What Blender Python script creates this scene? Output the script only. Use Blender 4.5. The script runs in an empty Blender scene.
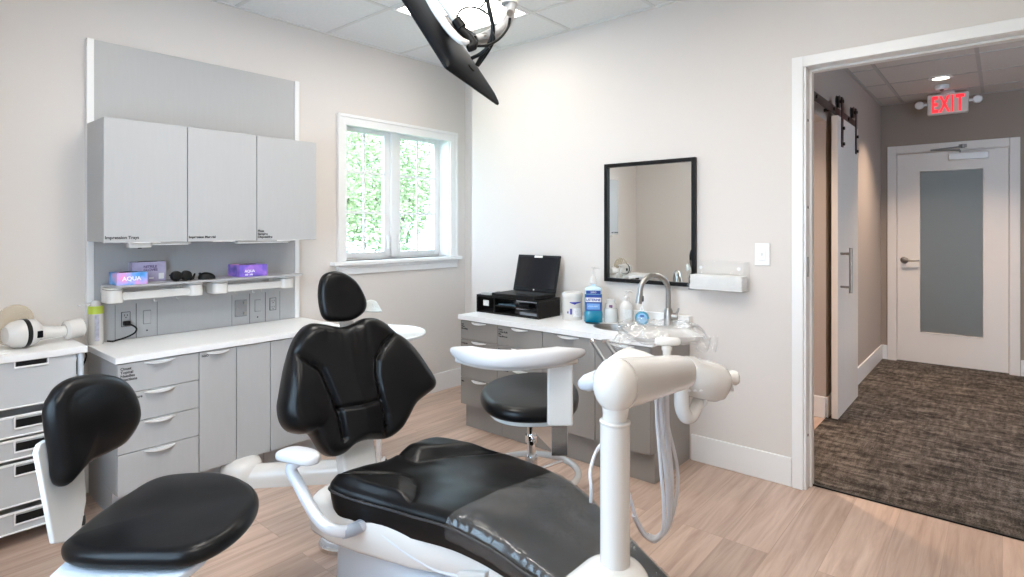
import bpy, bmesh, math, random
from mathutils import Vector as V, Matrix, noise
PI = math.pi
sc = bpy.context.scene
COL = sc.collection
random.seed(7)

# ------------------------------------------------------------------ camera model (survey of the photo)
F_, TH, YH, CX, H = 574.9666, 0.70621356, 228.1856, 512.0, 1.315
CT, ST = math.cos(TH), math.sin(TH)
def ray(x, y):
    a = (x - CX) / F_
    return V((CT + a * ST, ST - a * CT, (YH - y) / F_))
EYE = V((0, 0, H))
def at_z(x, y, z): d = ray(x, y); return EYE + d * ((z - H) / d.z)
def at_x(x, y, X): d = ray(x, y); return EYE + d * (X / d.x)
def at_y(x, y, Y): d = ray(x, y); return EYE + d * (Y / d.y)
def at_d(x, y, D): return EYE + ray(x, y) * D
def at_plane(x, y, P, n): d = ray(x, y); return EYE + d * ((P - EYE).dot(n) / d.dot(n))

# ------------------------------------------------------------------ materials
def mat(name, color=(.8, .8, .8), rough=.5, metal=0., spec=.5, bump=None, vary=None, coat=0., stretch=None):
    """bump=(scale,strength,dist); vary=(scale,amount) value mottling; stretch=(sx,sy,sz) texture scaling"""
    m = bpy.data.materials.new(name); m.use_nodes = True
    nt = m.node_tree; b = nt.nodes['Principled BSDF']
    b.inputs['Base Color'].default_value = (*color, 1)
    b.inputs['Roughness'].default_value = rough
    b.inputs['Metallic'].default_value = metal
    b.inputs['Specular IOR Level'].default_value = spec
    b.inputs['Coat Weight'].default_value = coat
    tc = nt.nodes.new('ShaderNodeTexCoord'); mp = nt.nodes.new('ShaderNodeMapping')
    nt.links.new(tc.outputs['Object'], mp.inputs['Vector'])
    if stretch: mp.inputs['Scale'].default_value = stretch
    if bump:
        n = nt.nodes.new('ShaderNodeTexNoise'); n.inputs['Scale'].default_value = bump[0]; n.inputs['Detail'].default_value = 4
        nt.links.new(mp.outputs[0], n.inputs['Vector'])
        bp = nt.nodes.new('ShaderNodeBump'); bp.inputs['Strength'].default_value = bump[1]; bp.inputs['Distance'].default_value = bump[2]
        nt.links.new(n.outputs['Fac'], bp.inputs['Height']); nt.links.new(bp.outputs[0], b.inputs['Normal'])
    if vary:
        n = nt.nodes.new('ShaderNodeTexNoise'); n.inputs['Scale'].default_value = vary[0]; n.inputs['Detail'].default_value = 5
        nt.links.new(mp.outputs[0], n.inputs['Vector'])
        r = nt.nodes.new('ShaderNodeMapRange')
        r.inputs['From Min'].default_value = .25; r.inputs['From Max'].default_value = .75
        r.inputs['To Min'].default_value = 1 - vary[1]; r.inputs['To Max'].default_value = 1 + vary[1]
        nt.links.new(n.outputs['Fac'], r.inputs['Value'])
        h = nt.nodes.new('ShaderNodeHueSaturation'); h.inputs['Color'].default_value = (*color, 1)
        nt.links.new(r.outputs[0], h.inputs['Value']); nt.links.new(h.outputs[0], b.inputs['Base Color'])
    return m

def clear_mat(name, tint=(1, 1, 1), gloss=.04, rough=.03, bump=None, haze=0., hazecol=(.9, .9, .9)):
    """thin clear sheet: see-through with a glossy film (and optional milky haze)"""
    m = bpy.data.materials.new(name); m.use_nodes = True
    nt = m.node_tree; nt.nodes.clear()
    o = nt.nodes.new('ShaderNodeOutputMaterial'); t = nt.nodes.new('ShaderNodeBsdfTransparent'); g = nt.nodes.new('ShaderNodeBsdfGlossy')
    t.inputs[0].default_value = (*tint, 1); g.inputs['Roughness'].default_value = rough
    mx = nt.nodes.new('ShaderNodeMixShader')
    lw = nt.nodes.new('ShaderNodeLayerWeight'); lw.inputs['Blend'].default_value = .5
    pw = nt.nodes.new('ShaderNodeMath'); pw.operation = 'POWER'; pw.inputs[1].default_value = 4
    nt.links.new(lw.outputs['Facing'], pw.inputs[0])
    ad = nt.nodes.new('ShaderNodeMath'); ad.operation = 'MULTIPLY_ADD'; ad.use_clamp = True; ad.inputs[1].default_value = .55; ad.inputs[2].default_value = gloss
    nt.links.new(pw.outputs[0], ad.inputs[0]); nt.links.new(ad.outputs[0], mx.inputs[0])
    nt.links.new(t.outputs[0], mx.inputs[1]); nt.links.new(g.outputs[0], mx.inputs[2])
    last = mx
    if haze:
        d = nt.nodes.new('ShaderNodeBsdfDiffuse'); d.inputs[0].default_value = (*hazecol, 1)
        m2 = nt.nodes.new('ShaderNodeMixShader'); m2.inputs[0].default_value = haze
        nt.links.new(mx.outputs[0], m2.inputs[1]); nt.links.new(d.outputs[0], m2.inputs[2]); last = m2
    if bump:
        tc = nt.nodes.new('ShaderNodeTexCoord'); n = nt.nodes.new('ShaderNodeTexNoise'); n.inputs['Scale'].default_value = bump[0]
        n.inputs['Detail'].default_value = 3; n.inputs['Distortion'].default_value = 1.2
        nt.links.new(tc.outputs['Object'], n.inputs['Vector'])
        bp = nt.nodes.new('ShaderNodeBump'); bp.inputs['Strength'].default_value = bump[1]; bp.inputs['Distance'].default_value = bump[2]
        nt.links.new(n.outputs['Fac'], bp.inputs['Height']); nt.links.new(bp.outputs[0], g.inputs['Normal'])
    nt.links.new(last.outputs[0], o.inputs['Surface'])
    return m

def emit_mat(name, color, strength):
    m = bpy.data.materials.new(name); m.use_nodes = True
    b = m.node_tree.nodes['Principled BSDF']
    b.inputs['Base Color'].default_value = (*[min(c, .9) for c in color], 1)
    b.inputs['Emission Color'].default_value = (*color, 1); b.inputs['Emission Strength'].default_value = strength
    return m

def wood_floor():
    m = bpy.data.materials.new('wood_planks'); m.use_nodes = True
    nt = m.node_tree; b = nt.nodes['Principled BSDF']; L = nt.links.new
    tc = nt.nodes.new('ShaderNodeTexCoord')
    br = nt.nodes.new('ShaderNodeTexBrick')
    br.inputs['Scale'].default_value = 1; br.inputs['Brick Width'].default_value = 1.22; br.inputs['Row Height'].default_value = .18
    br.inputs['Mortar Size'].default_value = .0016; br.inputs['Mortar Smooth'].default_value = .3
    br.inputs['Color1'].default_value = (0, 0, 0, 1); br.inputs['Color2'].default_value = (1, 1, 1, 1); br.inputs['Mortar'].default_value = (.5, .5, .5, 1)
    br.offset = .37; br.offset_frequency = 3
    L(tc.outputs['Object'], br.inputs['Vector'])
    # grain, shifted from plank to plank
    sh = nt.nodes.new('ShaderNodeVectorMath'); sh.operation = 'MULTIPLY_ADD'
    L(br.outputs['Color'], sh.inputs[0]); sh.inputs[1].default_value = (9, 7, 5); L(tc.outputs['Object'], sh.inputs[2])
    mp = nt.nodes.new('ShaderNodeMapping'); mp.inputs['Scale'].default_value = (1.1, 17, 1); L(sh.outputs[0], mp.inputs['Vector'])
    n1 = nt.nodes.new('ShaderNodeTexNoise'); n1.inputs['Scale'].default_value = 1.6; n1.inputs['Detail'].default_value = 7; n1.inputs['Roughness'].default_value = .62; n1.inputs['Distortion'].default_value = .7
    L(mp.outputs[0], n1.inputs['Vector'])
    cr = nt.nodes.new('ShaderNodeValToRGB'); e = cr.color_ramp.elements
    e[0].position = .28; e[0].color = (.385, .265, .205, 1); e[1].position = .74; e[1].color = (.64, .495, .41, 1)
    k = e.new(.5); k.color = (.52, .38, .305, 1)
    L(n1.outputs['Fac'], cr.inputs[0])
    hs = nt.nodes.new('ShaderNodeHueSaturation'); mr = nt.nodes.new('ShaderNodeMapRange')
    mr.inputs['To Min'].default_value = .83; mr.inputs['To Max'].default_value = 1.13
    L(br.outputs['Color'], mr.inputs['Value']); L(mr.outputs[0], hs.inputs['Value']); L(cr.outputs[0], hs.inputs['Color'])
    mx = nt.nodes.new('ShaderNodeMix'); mx.data_type = 'RGBA'; mx.inputs['B'].default_value = (.27, .19, .14, 1)
    fm = nt.nodes.new('ShaderNodeMath'); fm.operation = 'MULTIPLY'; fm.inputs[1].default_value = .4
    L(br.outputs['Fac'], fm.inputs[0]); L(fm.outputs[0], mx.inputs['Factor']); L(hs.outputs[0], mx.inputs['A']); L(mx.outputs['Result'], b.inputs['Base Color'])
    b.inputs['Roughness'].default_value = .38; b.inputs['Specular IOR Level'].default_value = .4
    bp = nt.nodes.new('ShaderNodeBump'); bp.inputs['Strength'].default_value = .12; bp.inputs['Distance'].default_value = .002
    L(n1.outputs['Fac'], bp.inputs['Height']); L(bp.outputs[0], b.inputs['Normal'])
    return m

def carpet_mat():
    m = bpy.data.materials.new('carpet_tile'); m.use_nodes = True
    nt = m.node_tree; b = nt.nodes['Principled BSDF']; L = nt.links.new
    tc = nt.nodes.new('ShaderNodeTexCoord')
    def nz(scale, sc_, det=4, dist=0.):
        mp = nt.nodes.new('ShaderNodeMapping'); mp.inputs['Scale'].default_value = sc_; L(tc.outputs['Object'], mp.inputs['Vector'])
        n = nt.nodes.new('ShaderNodeTexNoise'); n.inputs['Scale'].default_value = scale; n.inputs['Detail'].default_value = det; n.inputs['Distortion'].default_value = dist
        L(mp.outputs[0], n.inputs['Vector']); return n
    a = nz(5, (4.5, 1.3, 1), 5, .9); c = nz(150, (1, 1, 1), 2); g = nz(8, (1.2, 5, 1), 4, .4); big = nz(2.2, (1.6, 1, 1), 2)
    s = nt.nodes.new('ShaderNodeMath'); s.operation = 'MULTIPLY_ADD'; L(c.outputs['Fac'], s.inputs[0]); s.inputs[1].default_value = .75; L(a.outputs['Fac'], s.inputs[2])
    s2 = nt.nodes.new('ShaderNodeMath'); s2.operation = 'MULTIPLY_ADD'; L(g.outputs['Fac'], s2.inputs[0]); s2.inputs[1].default_value = .65; L(s.outputs[0], s2.inputs[2])
    s3 = nt.nodes.new('ShaderNodeMath'); s3.operation = 'MULTIPLY_ADD'; L(big.outputs['Fac'], s3.inputs[0]); s3.inputs[1].default_value = .3; L(s2.outputs[0], s3.inputs[2])
    cr = nt.nodes.new('ShaderNodeValToRGB'); e = cr.color_ramp.elements
    mr = nt.nodes.new('ShaderNodeMapRange'); mr.inputs['From Min'].default_value = .98; mr.inputs['From Max'].default_value = 1.72
    L(s3.outputs[0], mr.inputs['Value']); L(mr.outputs[0], cr.inputs[0])
    e[0].position = .15; e[0].color = (.022, .019, .017, 1); e[1].position = .85; e[1].color = (.20, .175, .155, 1)
    k = e.new(.5); k.color = (.082, .070, .062, 1)
    L(cr.outputs[0], b.inputs['Base Color']); b.inputs['Roughness'].default_value = .95; b.inputs['Specular IOR Level'].default_value = .1
    bp = nt.nodes.new('ShaderNodeBump'); bp.inputs['Strength'].default_value = .7; bp.inputs['Distance'].default_value = .006
    L(s3.outputs[0], bp.inputs['Height']); L(bp.outputs[0], b.inputs['Normal'])
    return m

def print_mat(name, stops, scale=9., seed=0., rough=.35):
    """printed carton: soft swirls of several inks"""
    m = bpy.data.materials.new(name); m.use_nodes = True
    nt = m.node_tree; b = nt.nodes['Principled BSDF']; L = nt.links.new
    tc = nt.nodes.new('ShaderNodeTexCoord'); mp = nt.nodes.new('ShaderNodeMapping'); mp.inputs['Location'].default_value = (seed, seed * .7, seed * .3)
    L(tc.outputs['Object'], mp.inputs['Vector'])
    n = nt.nodes.new('ShaderNodeTexNoise'); n.inputs['Scale'].default_value = scale; n.inputs['Detail'].default_value = 2; n.inputs['Distortion'].default_value = .8
    L(mp.outputs[0], n.inputs['Vector'])
    cr = nt.nodes.new('ShaderNodeValToRGB'); e = cr.color_ramp.elements
    while len(e) < len(stops): e.new(.5)
    for i, (p, c) in enumerate(stops): e[i].position = p; e[i].color = (*c, 1)
    L(n.outputs['Fac'], cr.inputs[0]); L(cr.outputs[0], b.inputs['Base Color']); b.inputs['Roughness'].default_value = rough
    return m

M = {}
M['wall'] = mat('wall_paint', (.68, .64, .608), .75, spec=.25, bump=(220, .06, .002), vary=(1.2, .012))
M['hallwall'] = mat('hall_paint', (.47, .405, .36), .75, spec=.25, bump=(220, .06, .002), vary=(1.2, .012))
M['white'] = mat('white_trim', (.80, .80, .80), .32, vary=(3, .01))
M['tile'] = mat('ceiling_tile', (.73, .735, .735), .9, spec=.1, bump=(180, .25, .003), vary=(60, .03))
M['tbar'] = mat('ceiling_bar', (.62, .62, .61), .5)
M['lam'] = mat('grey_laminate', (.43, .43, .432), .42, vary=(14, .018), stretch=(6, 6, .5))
M['lamshaded'] = mat('grey_laminate_shaded', (.27, .255, .243), .42, vary=(14, .018), stretch=(6, 6, .5))  # grey laminate again, with the bench's shade put into a darker, warmer colour
M['lamdark'] = mat('grey_laminate_edge', (.16, .16, .16), .5, vary=(20, .05))
M['counter'] = mat('white_quartz', (.82, .82, .82), .28, vary=(60, .03))
M['chrome'] = mat('chrome', (.78, .78, .79), .12, 1., vary=(8, .02))
M['steel'] = mat('brushed_steel', (.36, .35, .335), .3, 1., vary=(40, .06), stretch=(1, 1, 8))
M['silver'] = mat('satin_silver', (.82, .82, .82), .32, .45, vary=(10, .03))
M['greymetal'] = mat('blue_grey_tube', (.63, .66, .71), .3, .25, vary=(10, .02))
M['plastic'] = mat('white_plastic', (.64, .62, .595), .24, coat=.2, vary=(5, .012))
M['plasticcool'] = mat('cool_white_plastic', (.60, .635, .69), .28, coat=.2, vary=(5, .012))
M['pad'] = mat('white_vinyl', (.52, .52, .535), .4, vary=(6, .012), bump=(90, .05, .002))
M['vinyl'] = mat('black_vinyl', (.0042, .0042, .0046), .30, spec=.2, bump=(140, .07, .002), vary=(4, .25))
M['piping'] = mat('black_piping', (.006, .006, .007), .45, vary=(30, .2))
M['black'] = mat('black_satin', (.007, .007, .0075), .4, spec=.2, vary=(10, .2))
M['blackgloss'] = mat('black_gloss', (.004, .0045, .006), .38, spec=.1, vary=(8, .2))
M['rubber'] = mat('black_rubber', (.02, .02, .02), .7, vary=(15, .2))
M['screen'] = mat('screen_glass', (.008, .009, .013), .09, vary=(3, .1))
M['iron'] = mat('dark_iron', (.055, .05, .048), .45, .8, vary=(20, .15))
M['ink'] = mat('black_ink', (.015, .015, .015), .6, vary=(10, .1))
M['glass'] = clear_mat('clear_glass', (.97, .99, .985), .02)
M['acrylic'] = clear_mat('clear_acrylic', (.99, .993, .993), .035)
M['bag'] = clear_mat('clear_plastic_film', (.985, .985, .985), .06, .10, bump=(30, 1.0, .014), haze=.035, hazecol=(.92, .92, .92))
M['sheet'] = clear_mat('clear_sheet_film', (.93, .93, .94), .05, .16, bump=(9, .3, .010), haze=.055, hazecol=(.42, .425, .43))
M['smoke'] = clear_mat('frosted_grey_shelf', (.75, .76, .77), .10, .3, haze=.62, hazecol=(.58, .58, .60))
M['mesh'] = clear_mat('grey_wire_mesh', (.80, .81, .82), .04, .4, haze=.46, hazecol=(.90, .91, .92), bump=(260, .6, .004))
M['paper'] = mat('white_paper', (.88, .87, .86), .8, vary=(30, .03))
M['mirror'] = mat('mirror_silver', (.86, .88, .87), .015, 1.)
M['hose'] = mat('grey_hose', (.60, .60, .63), .4, vary=(10, .03))
M['stain'] = mat('stainless_sink', (.27, .26, .25), .38, 1., vary=(20, .04))

# ------------------------------------------------------------------ mesh builder
def cr(pts, k=8, closed=False):
    pts = [V(p) for p in pts]; n = len(pts); out = []
    for i in range(n if closed else n - 1):
        if closed: a, b, c, d = pts[i - 1], pts[i], pts[(i + 1) % n], pts[(i + 2) % n]
        else: a, b, c, d = pts[max(i - 1, 0)], pts[i], pts[i + 1], pts[min(i + 2, n - 1)]
        for j in range(k):
            t = j / k
            out.append(.5 * ((2 * b) + (c - a) * t + (2 * a - 5 * b + 4 * c - d) * t * t + (3 * b - a - 3 * c + d) * t ** 3))
    if not closed: out.append(pts[-1])
    return out
def crv(vals, t):
    """catmull-rom through a list of scalars, t in 0..1"""
    n = len(vals) - 1; x = min(max(t, 0), 1) * n; i = min(int(x), n - 1); t = x - i
    a, b, c, d = vals[max(i - 1, 0)], vals[i], vals[i + 1], vals[min(i + 2, n)]
    return .5 * ((2 * b) + (c - a) * t + (2 * a - 5 * b + 4 * c - d) * t * t + (3 * b - a - 3 * c + d) * t ** 3)
def sm(a, b, x):
    t = min(max((x - a) / (b - a), 0), 1); return t * t * (3 - 2 * t)

class G:
    def __init__(s): s.bm = bmesh.new(); s.mi = 0
    def face(s, vs):
        try:
            f = s.bm.faces.new(vs); f.material_index = s.mi; return f
        except ValueError: return None
    def poly(s, pts): return s.face([s.bm.verts.new(p) for p in pts])
    def box(s, x0, x1, y0, y1, z0, z1):
        return s.obox(V(((x0 + x1) / 2, (y0 + y1) / 2, (z0 + z1) / 2)), V((1, 0, 0)), V((0, 1, 0)), V((0, 0, 1)), abs(x1 - x0) / 2, abs(y1 - y0) / 2, abs(z1 - z0) / 2)
    def obox(s, c, u, v, w, a, b, d):
        c = V(c); vs = []
        for i in (-1, 1):
            for j in (-1, 1):
                for k in (-1, 1): vs.append(s.bm.verts.new(c + u * a * i + v * b * j + w * d * k))
        for q in ((0, 1, 3, 2), (4, 6, 7, 5), (0, 4, 5, 1), (2, 3, 7, 6), (0, 2, 6, 4), (1, 5, 7, 3)): s.face([vs[i] for i in q])
        return s
    def loft(s, rings, cap=True, closed=False):
        R = [[s.bm.verts.new(p) for p in r] for r in rings]; n = len(R[0])
        for i in range(len(R) - (0 if closed else 1)):
            A, B = R[i], R[(i + 1) % len(R)]
            for j in range(n): s.face([A[j], A[(j + 1) % n], B[(j + 1) % n], B[j]])
        if cap and not closed: s.face(R[0][::-1]); s.face(R[-1])
        return s
    def cyl(s, a, b, r, r2=None, n=24, cap=True):
        a, b = V(a), V(b); return s.tube([a, b], [r, r if r2 is None else r2], n, cap)
    def tube(s, pts, r, n=14, cap=True, k=0, closed=False, flat=None):
        if k: 
            if isinstance(r, (list, tuple)):
                m = len(pts); r = [crv(list(r), i / ((m - (0 if closed else 1)) * k)) for i in range((m - 1) * k + 1)]
            pts = cr(pts, k, closed)
        pts = [V(p) for p in pts]; m = len(pts)
        if not isinstance(r, (list, tuple)): r = [r] * m
        rings = []; nrm = None
        for i in range(m):
            if closed: t = pts[(i + 1) % m] - pts[i - 1]
            else: t = pts[min(i + 1, m - 1)] - pts[max(i - 1, 0)]
            t.normalize()
            if nrm is None:
                nrm = t.cross(V((0, 0, 1)))
                if nrm.length < .05: nrm = t.cross(V((1, 0, 0)))
            nrm = nrm - t * nrm.dot(t); nrm.normalize(); bn = t.cross(nrm)
            fx, fy = flat if flat else (1, 1)
            rings.append([pts[i] + (nrm * math.cos(2 * PI * j / n) * fx + bn * math.sin(2 * PI * j / n) * fy) * r[i] for j in range(n)])
        return s.loft(rings, cap, closed)
    def lathe(s, prof, o, n=32, up=V((0, 0, 1)), sx=1., sy=1., xd=None, cap=True):
        o = V(o); up = V(up).normalized()
        if xd is None: xd = up.cross(V((0, 1, 0)));  
        if xd.length < .05: xd = V((1, 0, 0))
        xd = xd - up * xd.dot(up); xd.normalize(); yd = up.cross(xd)
        return s.loft([[o + up * z + (xd * math.cos(2 * PI * j / n) * sx + yd * math.sin(2 * PI * j / n) * sy) * max(r, 1e-4) for j in range(n)] for r, z in prof], cap)
    def prism(s, pts, off):
        off = V(off); return s.loft([[V(p) for p in pts], [V(p) + off for p in pts]])
    def rbox(s, x0, x1, y0, y1, z0, z1, r=.02, n=5, top=None):
        """box with rounded vertical corners; top = inset of the upper ring"""
        def ring(i, z):
            o = []
            for cx_, cy_, a0 in ((x1 - r, y1 - r, 0), (x0 + r, y1 - r, 90), (x0 + r, y0 + r, 180), (x1 - r, y0 + r, 270)):
                for j in range(n + 1):
                    a = math.radians(a0 + 90 * j / n); rr = max(r - i, .001)
                    o.append(V((cx_ + math.cos(a) * rr, cy_ + math.sin(a) * rr, z)))
            return o
        if not top: return s.loft([ring(0, z0), ring(0, z1)])
        return s.loft([ring(0, z0)] + [ring(top * (1 - math.cos(a)), z1 - top + top * math.sin(a)) for a in [PI / 2 * i / 5 for i in range(6)]])
    def ball(s, c, rx, ry=None, rz=None, n=20, m=12):
        ry = ry or rx; rz = rz or rx; c = V(c)
        return s.loft([[c + V((rx * math.sin(PI * i / m) * math.cos(2 * PI * j / n), ry * math.sin(PI * i / m) * math.sin(2 * PI * j / n), -rz * math.cos(PI * i / m))) if 0 < i < m else c + V((1e-4 * math.cos(2 * PI * j / n), 1e-4 * math.sin(2 * PI * j / n), -rz * math.cos(PI * i / m))) for j in range(n)] for i in range(m + 1)])
    def pillow(s, outline, u, v, w, o, thick, crown, edge=.03, back=None, disp=None, rings=22, k=5):
        """upholstered pad: closed outline (2-D in u,v from o), front faces +w; disp(x,y)->front offset"""
        pts = cr([V((p[0], p[1], 0)) for p in outline], k, True) if k else [V((p[0], p[1], 0)) for p in outline]
        c = sum(pts, V()) / len(pts)
        size = min((p - c).length for p in pts)
        R = []
        def P(f, h, useD=0):
            r = []
            for p in pts:
                q = c + (p - c) * f; hh = h
                if useD and disp: hh += disp(q.x, q.y) * useD
                r.append(o + u * q.x + v * q.y + w * hh)
            return r
        e = min(edge / size, .6)
        bk = -thick
        R.append(P(.02, bk)); R.append(P(.6, bk)); R.append(P(1 - e * .7, bk))
        for i in range(1, 5):
            a = PI / 2 * i / 4; R.append(P(1 - e * .7 * (1 - math.sin(a)), bk + edge * .7 * (1 - math.cos(a))))
        for i in range(0, 6):
            a = PI / 2 * i / 5; R.append(P(1 - e * (1 - math.cos(a)), -edge + edge * math.sin(a), i / 5))
        for i in range(1, rings + 1):
            f = (1 - e) * (1 - i / rings) + .004
            R.append(P(f, crown * (1 - (f / (1 - e)) ** 2.2), 1))
        return s.loft(R)

ORG = {}
def link(o, org): COL.objects.link(o); ORG[o.name] = org; return o
def meshobj(name, g, m, parent=None, ang=40, bevel=0., seg=2, origin=None, recalc=True, subd=0):
    bm = g.bm if isinstance(g, G) else g
    if recalc: bmesh.ops.recalc_face_normals(bm, faces=bm.faces)
    if parent is not None: org = ORG[parent.name]
    elif origin is not None: org = V(origin)
    else:
        xs = [v.co for v in bm.verts]
        org = V(((min(p.x for p in xs) + max(p.x for p in xs)) / 2, (min(p.y for p in xs) + max(p.y for p in xs)) / 2, min(p.z for p in xs)))
    bmesh.ops.translate(bm, verts=bm.verts, vec=-org)
    me = bpy.data.meshes.new(name); bm.to_mesh(me); bm.free()
    for x in (m if isinstance(m, (list, tuple)) else [m]): me.materials.append(x)
    me.shade_smooth()
    if ang < 180: me.set_sharp_from_angle(angle=math.radians(ang))
    o = bpy.data.objects.new(name, me); link(o, org)
    if parent is not None: o.parent = parent
    else: o.location = org
    if bevel:
        b = o.modifiers.new('bevel', 'BEVEL'); b.width = bevel; b.segments = seg; b.limit_method = 'ANGLE'; b.angle_limit = math.radians(40); b.harden_normals = True
    if subd:
        b = o.modifiers.new('sub', 'SUBSURF'); b.levels = subd; b.render_levels = subd
    return o
def tag(o, label=None, cat=None, group=None, kind=None):
    if label: o['label'] = label
    if cat: o['category'] = cat
    if group: o['group'] = group
    if kind: o['kind'] = kind
    return o
def thing(name, label, cat, loc, group=None, kind=None):
    o = bpy.data.objects.new(name, None); o.empty_display_size = .05; o.location = V(loc)
    link(o, V(loc)); return tag(o, label, cat, group, kind)
def solo(name, label, cat, g, m, group=None, **k): return tag(meshobj(name, g, m, **k), label, cat, group)
def struct(name, g, m, label=None, cat=None, **k): return tag(meshobj(name, g, m, **k), label, cat, kind='structure')
def text(s, size, o, xd, up, m, parent, name='lettering', xs=1., ext=.0006, spacing=1.0, align='LEFT', line=.95, bold=0.):
    cu = bpy.data.curves.new('t', 'FONT'); cu.body = s; cu.size = size; cu.extrude = ext; cu.align_x = align; cu.space_line = line; cu.space_character = spacing; cu.offset = bold
    ob = bpy.data.objects.new('t', cu); COL.objects.link(ob); bpy.context.view_layer.update()
    me = bpy.data.meshes.new_from_object(ob.evaluated_get(bpy.context.evaluated_depsgraph_get()))
    bpy.data.objects.remove(ob)
    bm = bmesh.new(); bm.from_mesh(me); bpy.data.meshes.remove(me)
    xd = V(xd).normalized(); up = V(up).normalized(); w = xd.cross(up)
    bmesh.ops.scale(bm, vec=(xs, 1, 1), verts=bm.verts)
    mtx = Matrix((xd, up, w)).transposed().to_4x4(); mtx.translation = V(o)
    bmesh.ops.transform(bm, matrix=mtx, verts=bm.verts)
    return meshobj(name, bm, m, parent, recalc=False)
UX, UY, UZ = V((1, 0, 0)), V((0, 1, 0)), V((0, 0, 1))

# ------------------------------------------------------------------ the room
YL, XR, CEIL = 3.467, 3.155, 2.63
XB, YN = -.16, -.75                      # wall behind / near wall
XRE, YRE = 3.451, 3.094                  # recess in the corner by the window
WX0, WX1, WZ0, WZ1 = 2.275, 3.28, 1.085, 2.058
WT = .24
DY0, DY1, DZ = -.17, .748, 2.122         # doorway
XH, XE = 3.285, 6.81                     # hall side of the wall, hall end
HC = 2.55

g = G(); g.box(XB - .1, XH, YN - .1, YL + .2, -.08, 0); g.box(XH, XRE + .15, 2.0, YL + .2, -.08, 0); g.box(XH, 4.46, .93, 2.0, -.08, 0)
struct('floor', g, wood_floor(), origin=(0, 0, 0))
g = G(); g.box(XH - .055, XE + .05, -1.3, .93, -.08, .006)
struct('floor_hall', g, carpet_mat(), origin=(0, 0, 0))
g = G()
g.box(XB - .1, WX0, YL, YL + WT, 0, CEIL + .1); g.box(WX1, XRE + .2, YL, YL + WT, 0, CEIL + .1)
g.box(WX0, WX1, YL, YL + WT, 0, WZ0); g.box(WX0, WX1, YL, YL + WT, WZ1, CEIL + .1)
struct('wall_left', g, M['wall'], origin=(0, 0, 0))
g = G()
g.box(XR, XH, DY1 + .02, YRE, 0, CEIL + .1); g.box(XR, XH, DY0 - .02, DY1 + .02, DZ + .02, CEIL + .1); g.box(XR, XH, YN - .1, DY0 - .02, 0, CEIL + .1)
g.box(XRE, XRE + .12, YRE, YL, 0, CEIL + .1); g.box(XH, XRE + .12, YRE - .1, YRE, 0, CEIL + .1)
struct('wall_right', g, M['wall'], origin=(0, 0, 0))
g = G()
VY0, VY1, VZ0, VZ1 = .85, 2.05, .60, 2.1
g.box(XB - .12, XB, YN - .1, VY0, 0, CEIL + .1); g.box(XB - .12, XB, VY1, YL + WT, 0, CEIL + .1); g.box(XB - .12, XB, VY0, VY1, 0, VZ0); g.box(XB - .12, XB, VY0, VY1, VZ1, CEIL + .1)
struct('wall_back', g, M['wall'], origin=(0, 0, 0))
w2 = thing('window_2', 'white framed window in the wall beside the operator stool', 'window', (XB, (VY0 + VY1) / 2, VZ0), kind='structure')
g = G(); g.box(XB - .09, XB - .05, VY0, VY0 + .05, VZ0, VZ1); g.box(XB - .09, XB - .05, VY1 - .05, VY1, VZ0, VZ1); g.box(XB - .09, XB - .05, VY0 + .05, VY1 - .05, VZ0, VZ0 + .05); g.box(XB - .09, XB - .05, VY0 + .05, VY1 - .05, VZ1 - .05, VZ1); g.box(XB - .09, XB - .05, (VY0 + VY1) / 2 - .03, (VY0 + VY1) / 2 + .03, VZ0 + .05, VZ1 - .05)
meshobj('sash', g, M['white'], w2, bevel=.003)
g = G(); g.box(XB - .072, XB - .068, VY0 + .05, VY1 - .05, VZ0 + .05, VZ1 - .05); meshobj('pane', g, M['glass'], w2)
g = G(); g.box(XB, XB + .018, VY0 - .06, VY0, VZ0, VZ1 + .06); g.box(XB, XB + .018, VY1, VY1 + .06, VZ0, VZ1 + .06); g.box(XB, XB + .018, VY0, VY1, VZ1, VZ1 + .06); g.box(XB - .05, XB + .03, VY0 - .06, VY1 + .06, VZ0 - .03, VZ0); meshobj('casing', g, M['white'], w2, bevel=.003)
g = G(); g.box(XB, XH, YN - .12, YN, 0, CEIL + .1)
struct('wall_near', g, M['wall'], origin=(0, 0, 0))

# ceiling: tiles in a bar grid
g = G(); g.box(XB - .1, XRE + .1, YN - .1, YL + .1, CEIL, CEIL + .08); g.mi = 1
GX = [1.531 + .6067 * i for i in range(-2, 3)]; GY = [2.785 - .6067 * i for i in range(0, 6)] + [3.39]
for x in GX: g.box(x - .012, x + .012, YN, YL, CEIL - .004, CEIL)
for y in GY[:-1]: g.box(XB, XRE, y - .012, y + .012, CEIL - .0044, CEIL)
g.mi = 2
g.box(XB, XRE, YL - .022, YL, CEIL - .006, CEIL); g.box(XR - .022, XR, YN, YRE, CEIL - .006, CEIL); g.box(XB, XB + .022, YN, YL, CEIL - .006, CEIL)
struct('ceiling', g, [M['tile'], M['tbar'], mat('bar_edge', (.74, .74, .73), .5, vary=(8, .02))], origin=(0, 0, 0))

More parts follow.
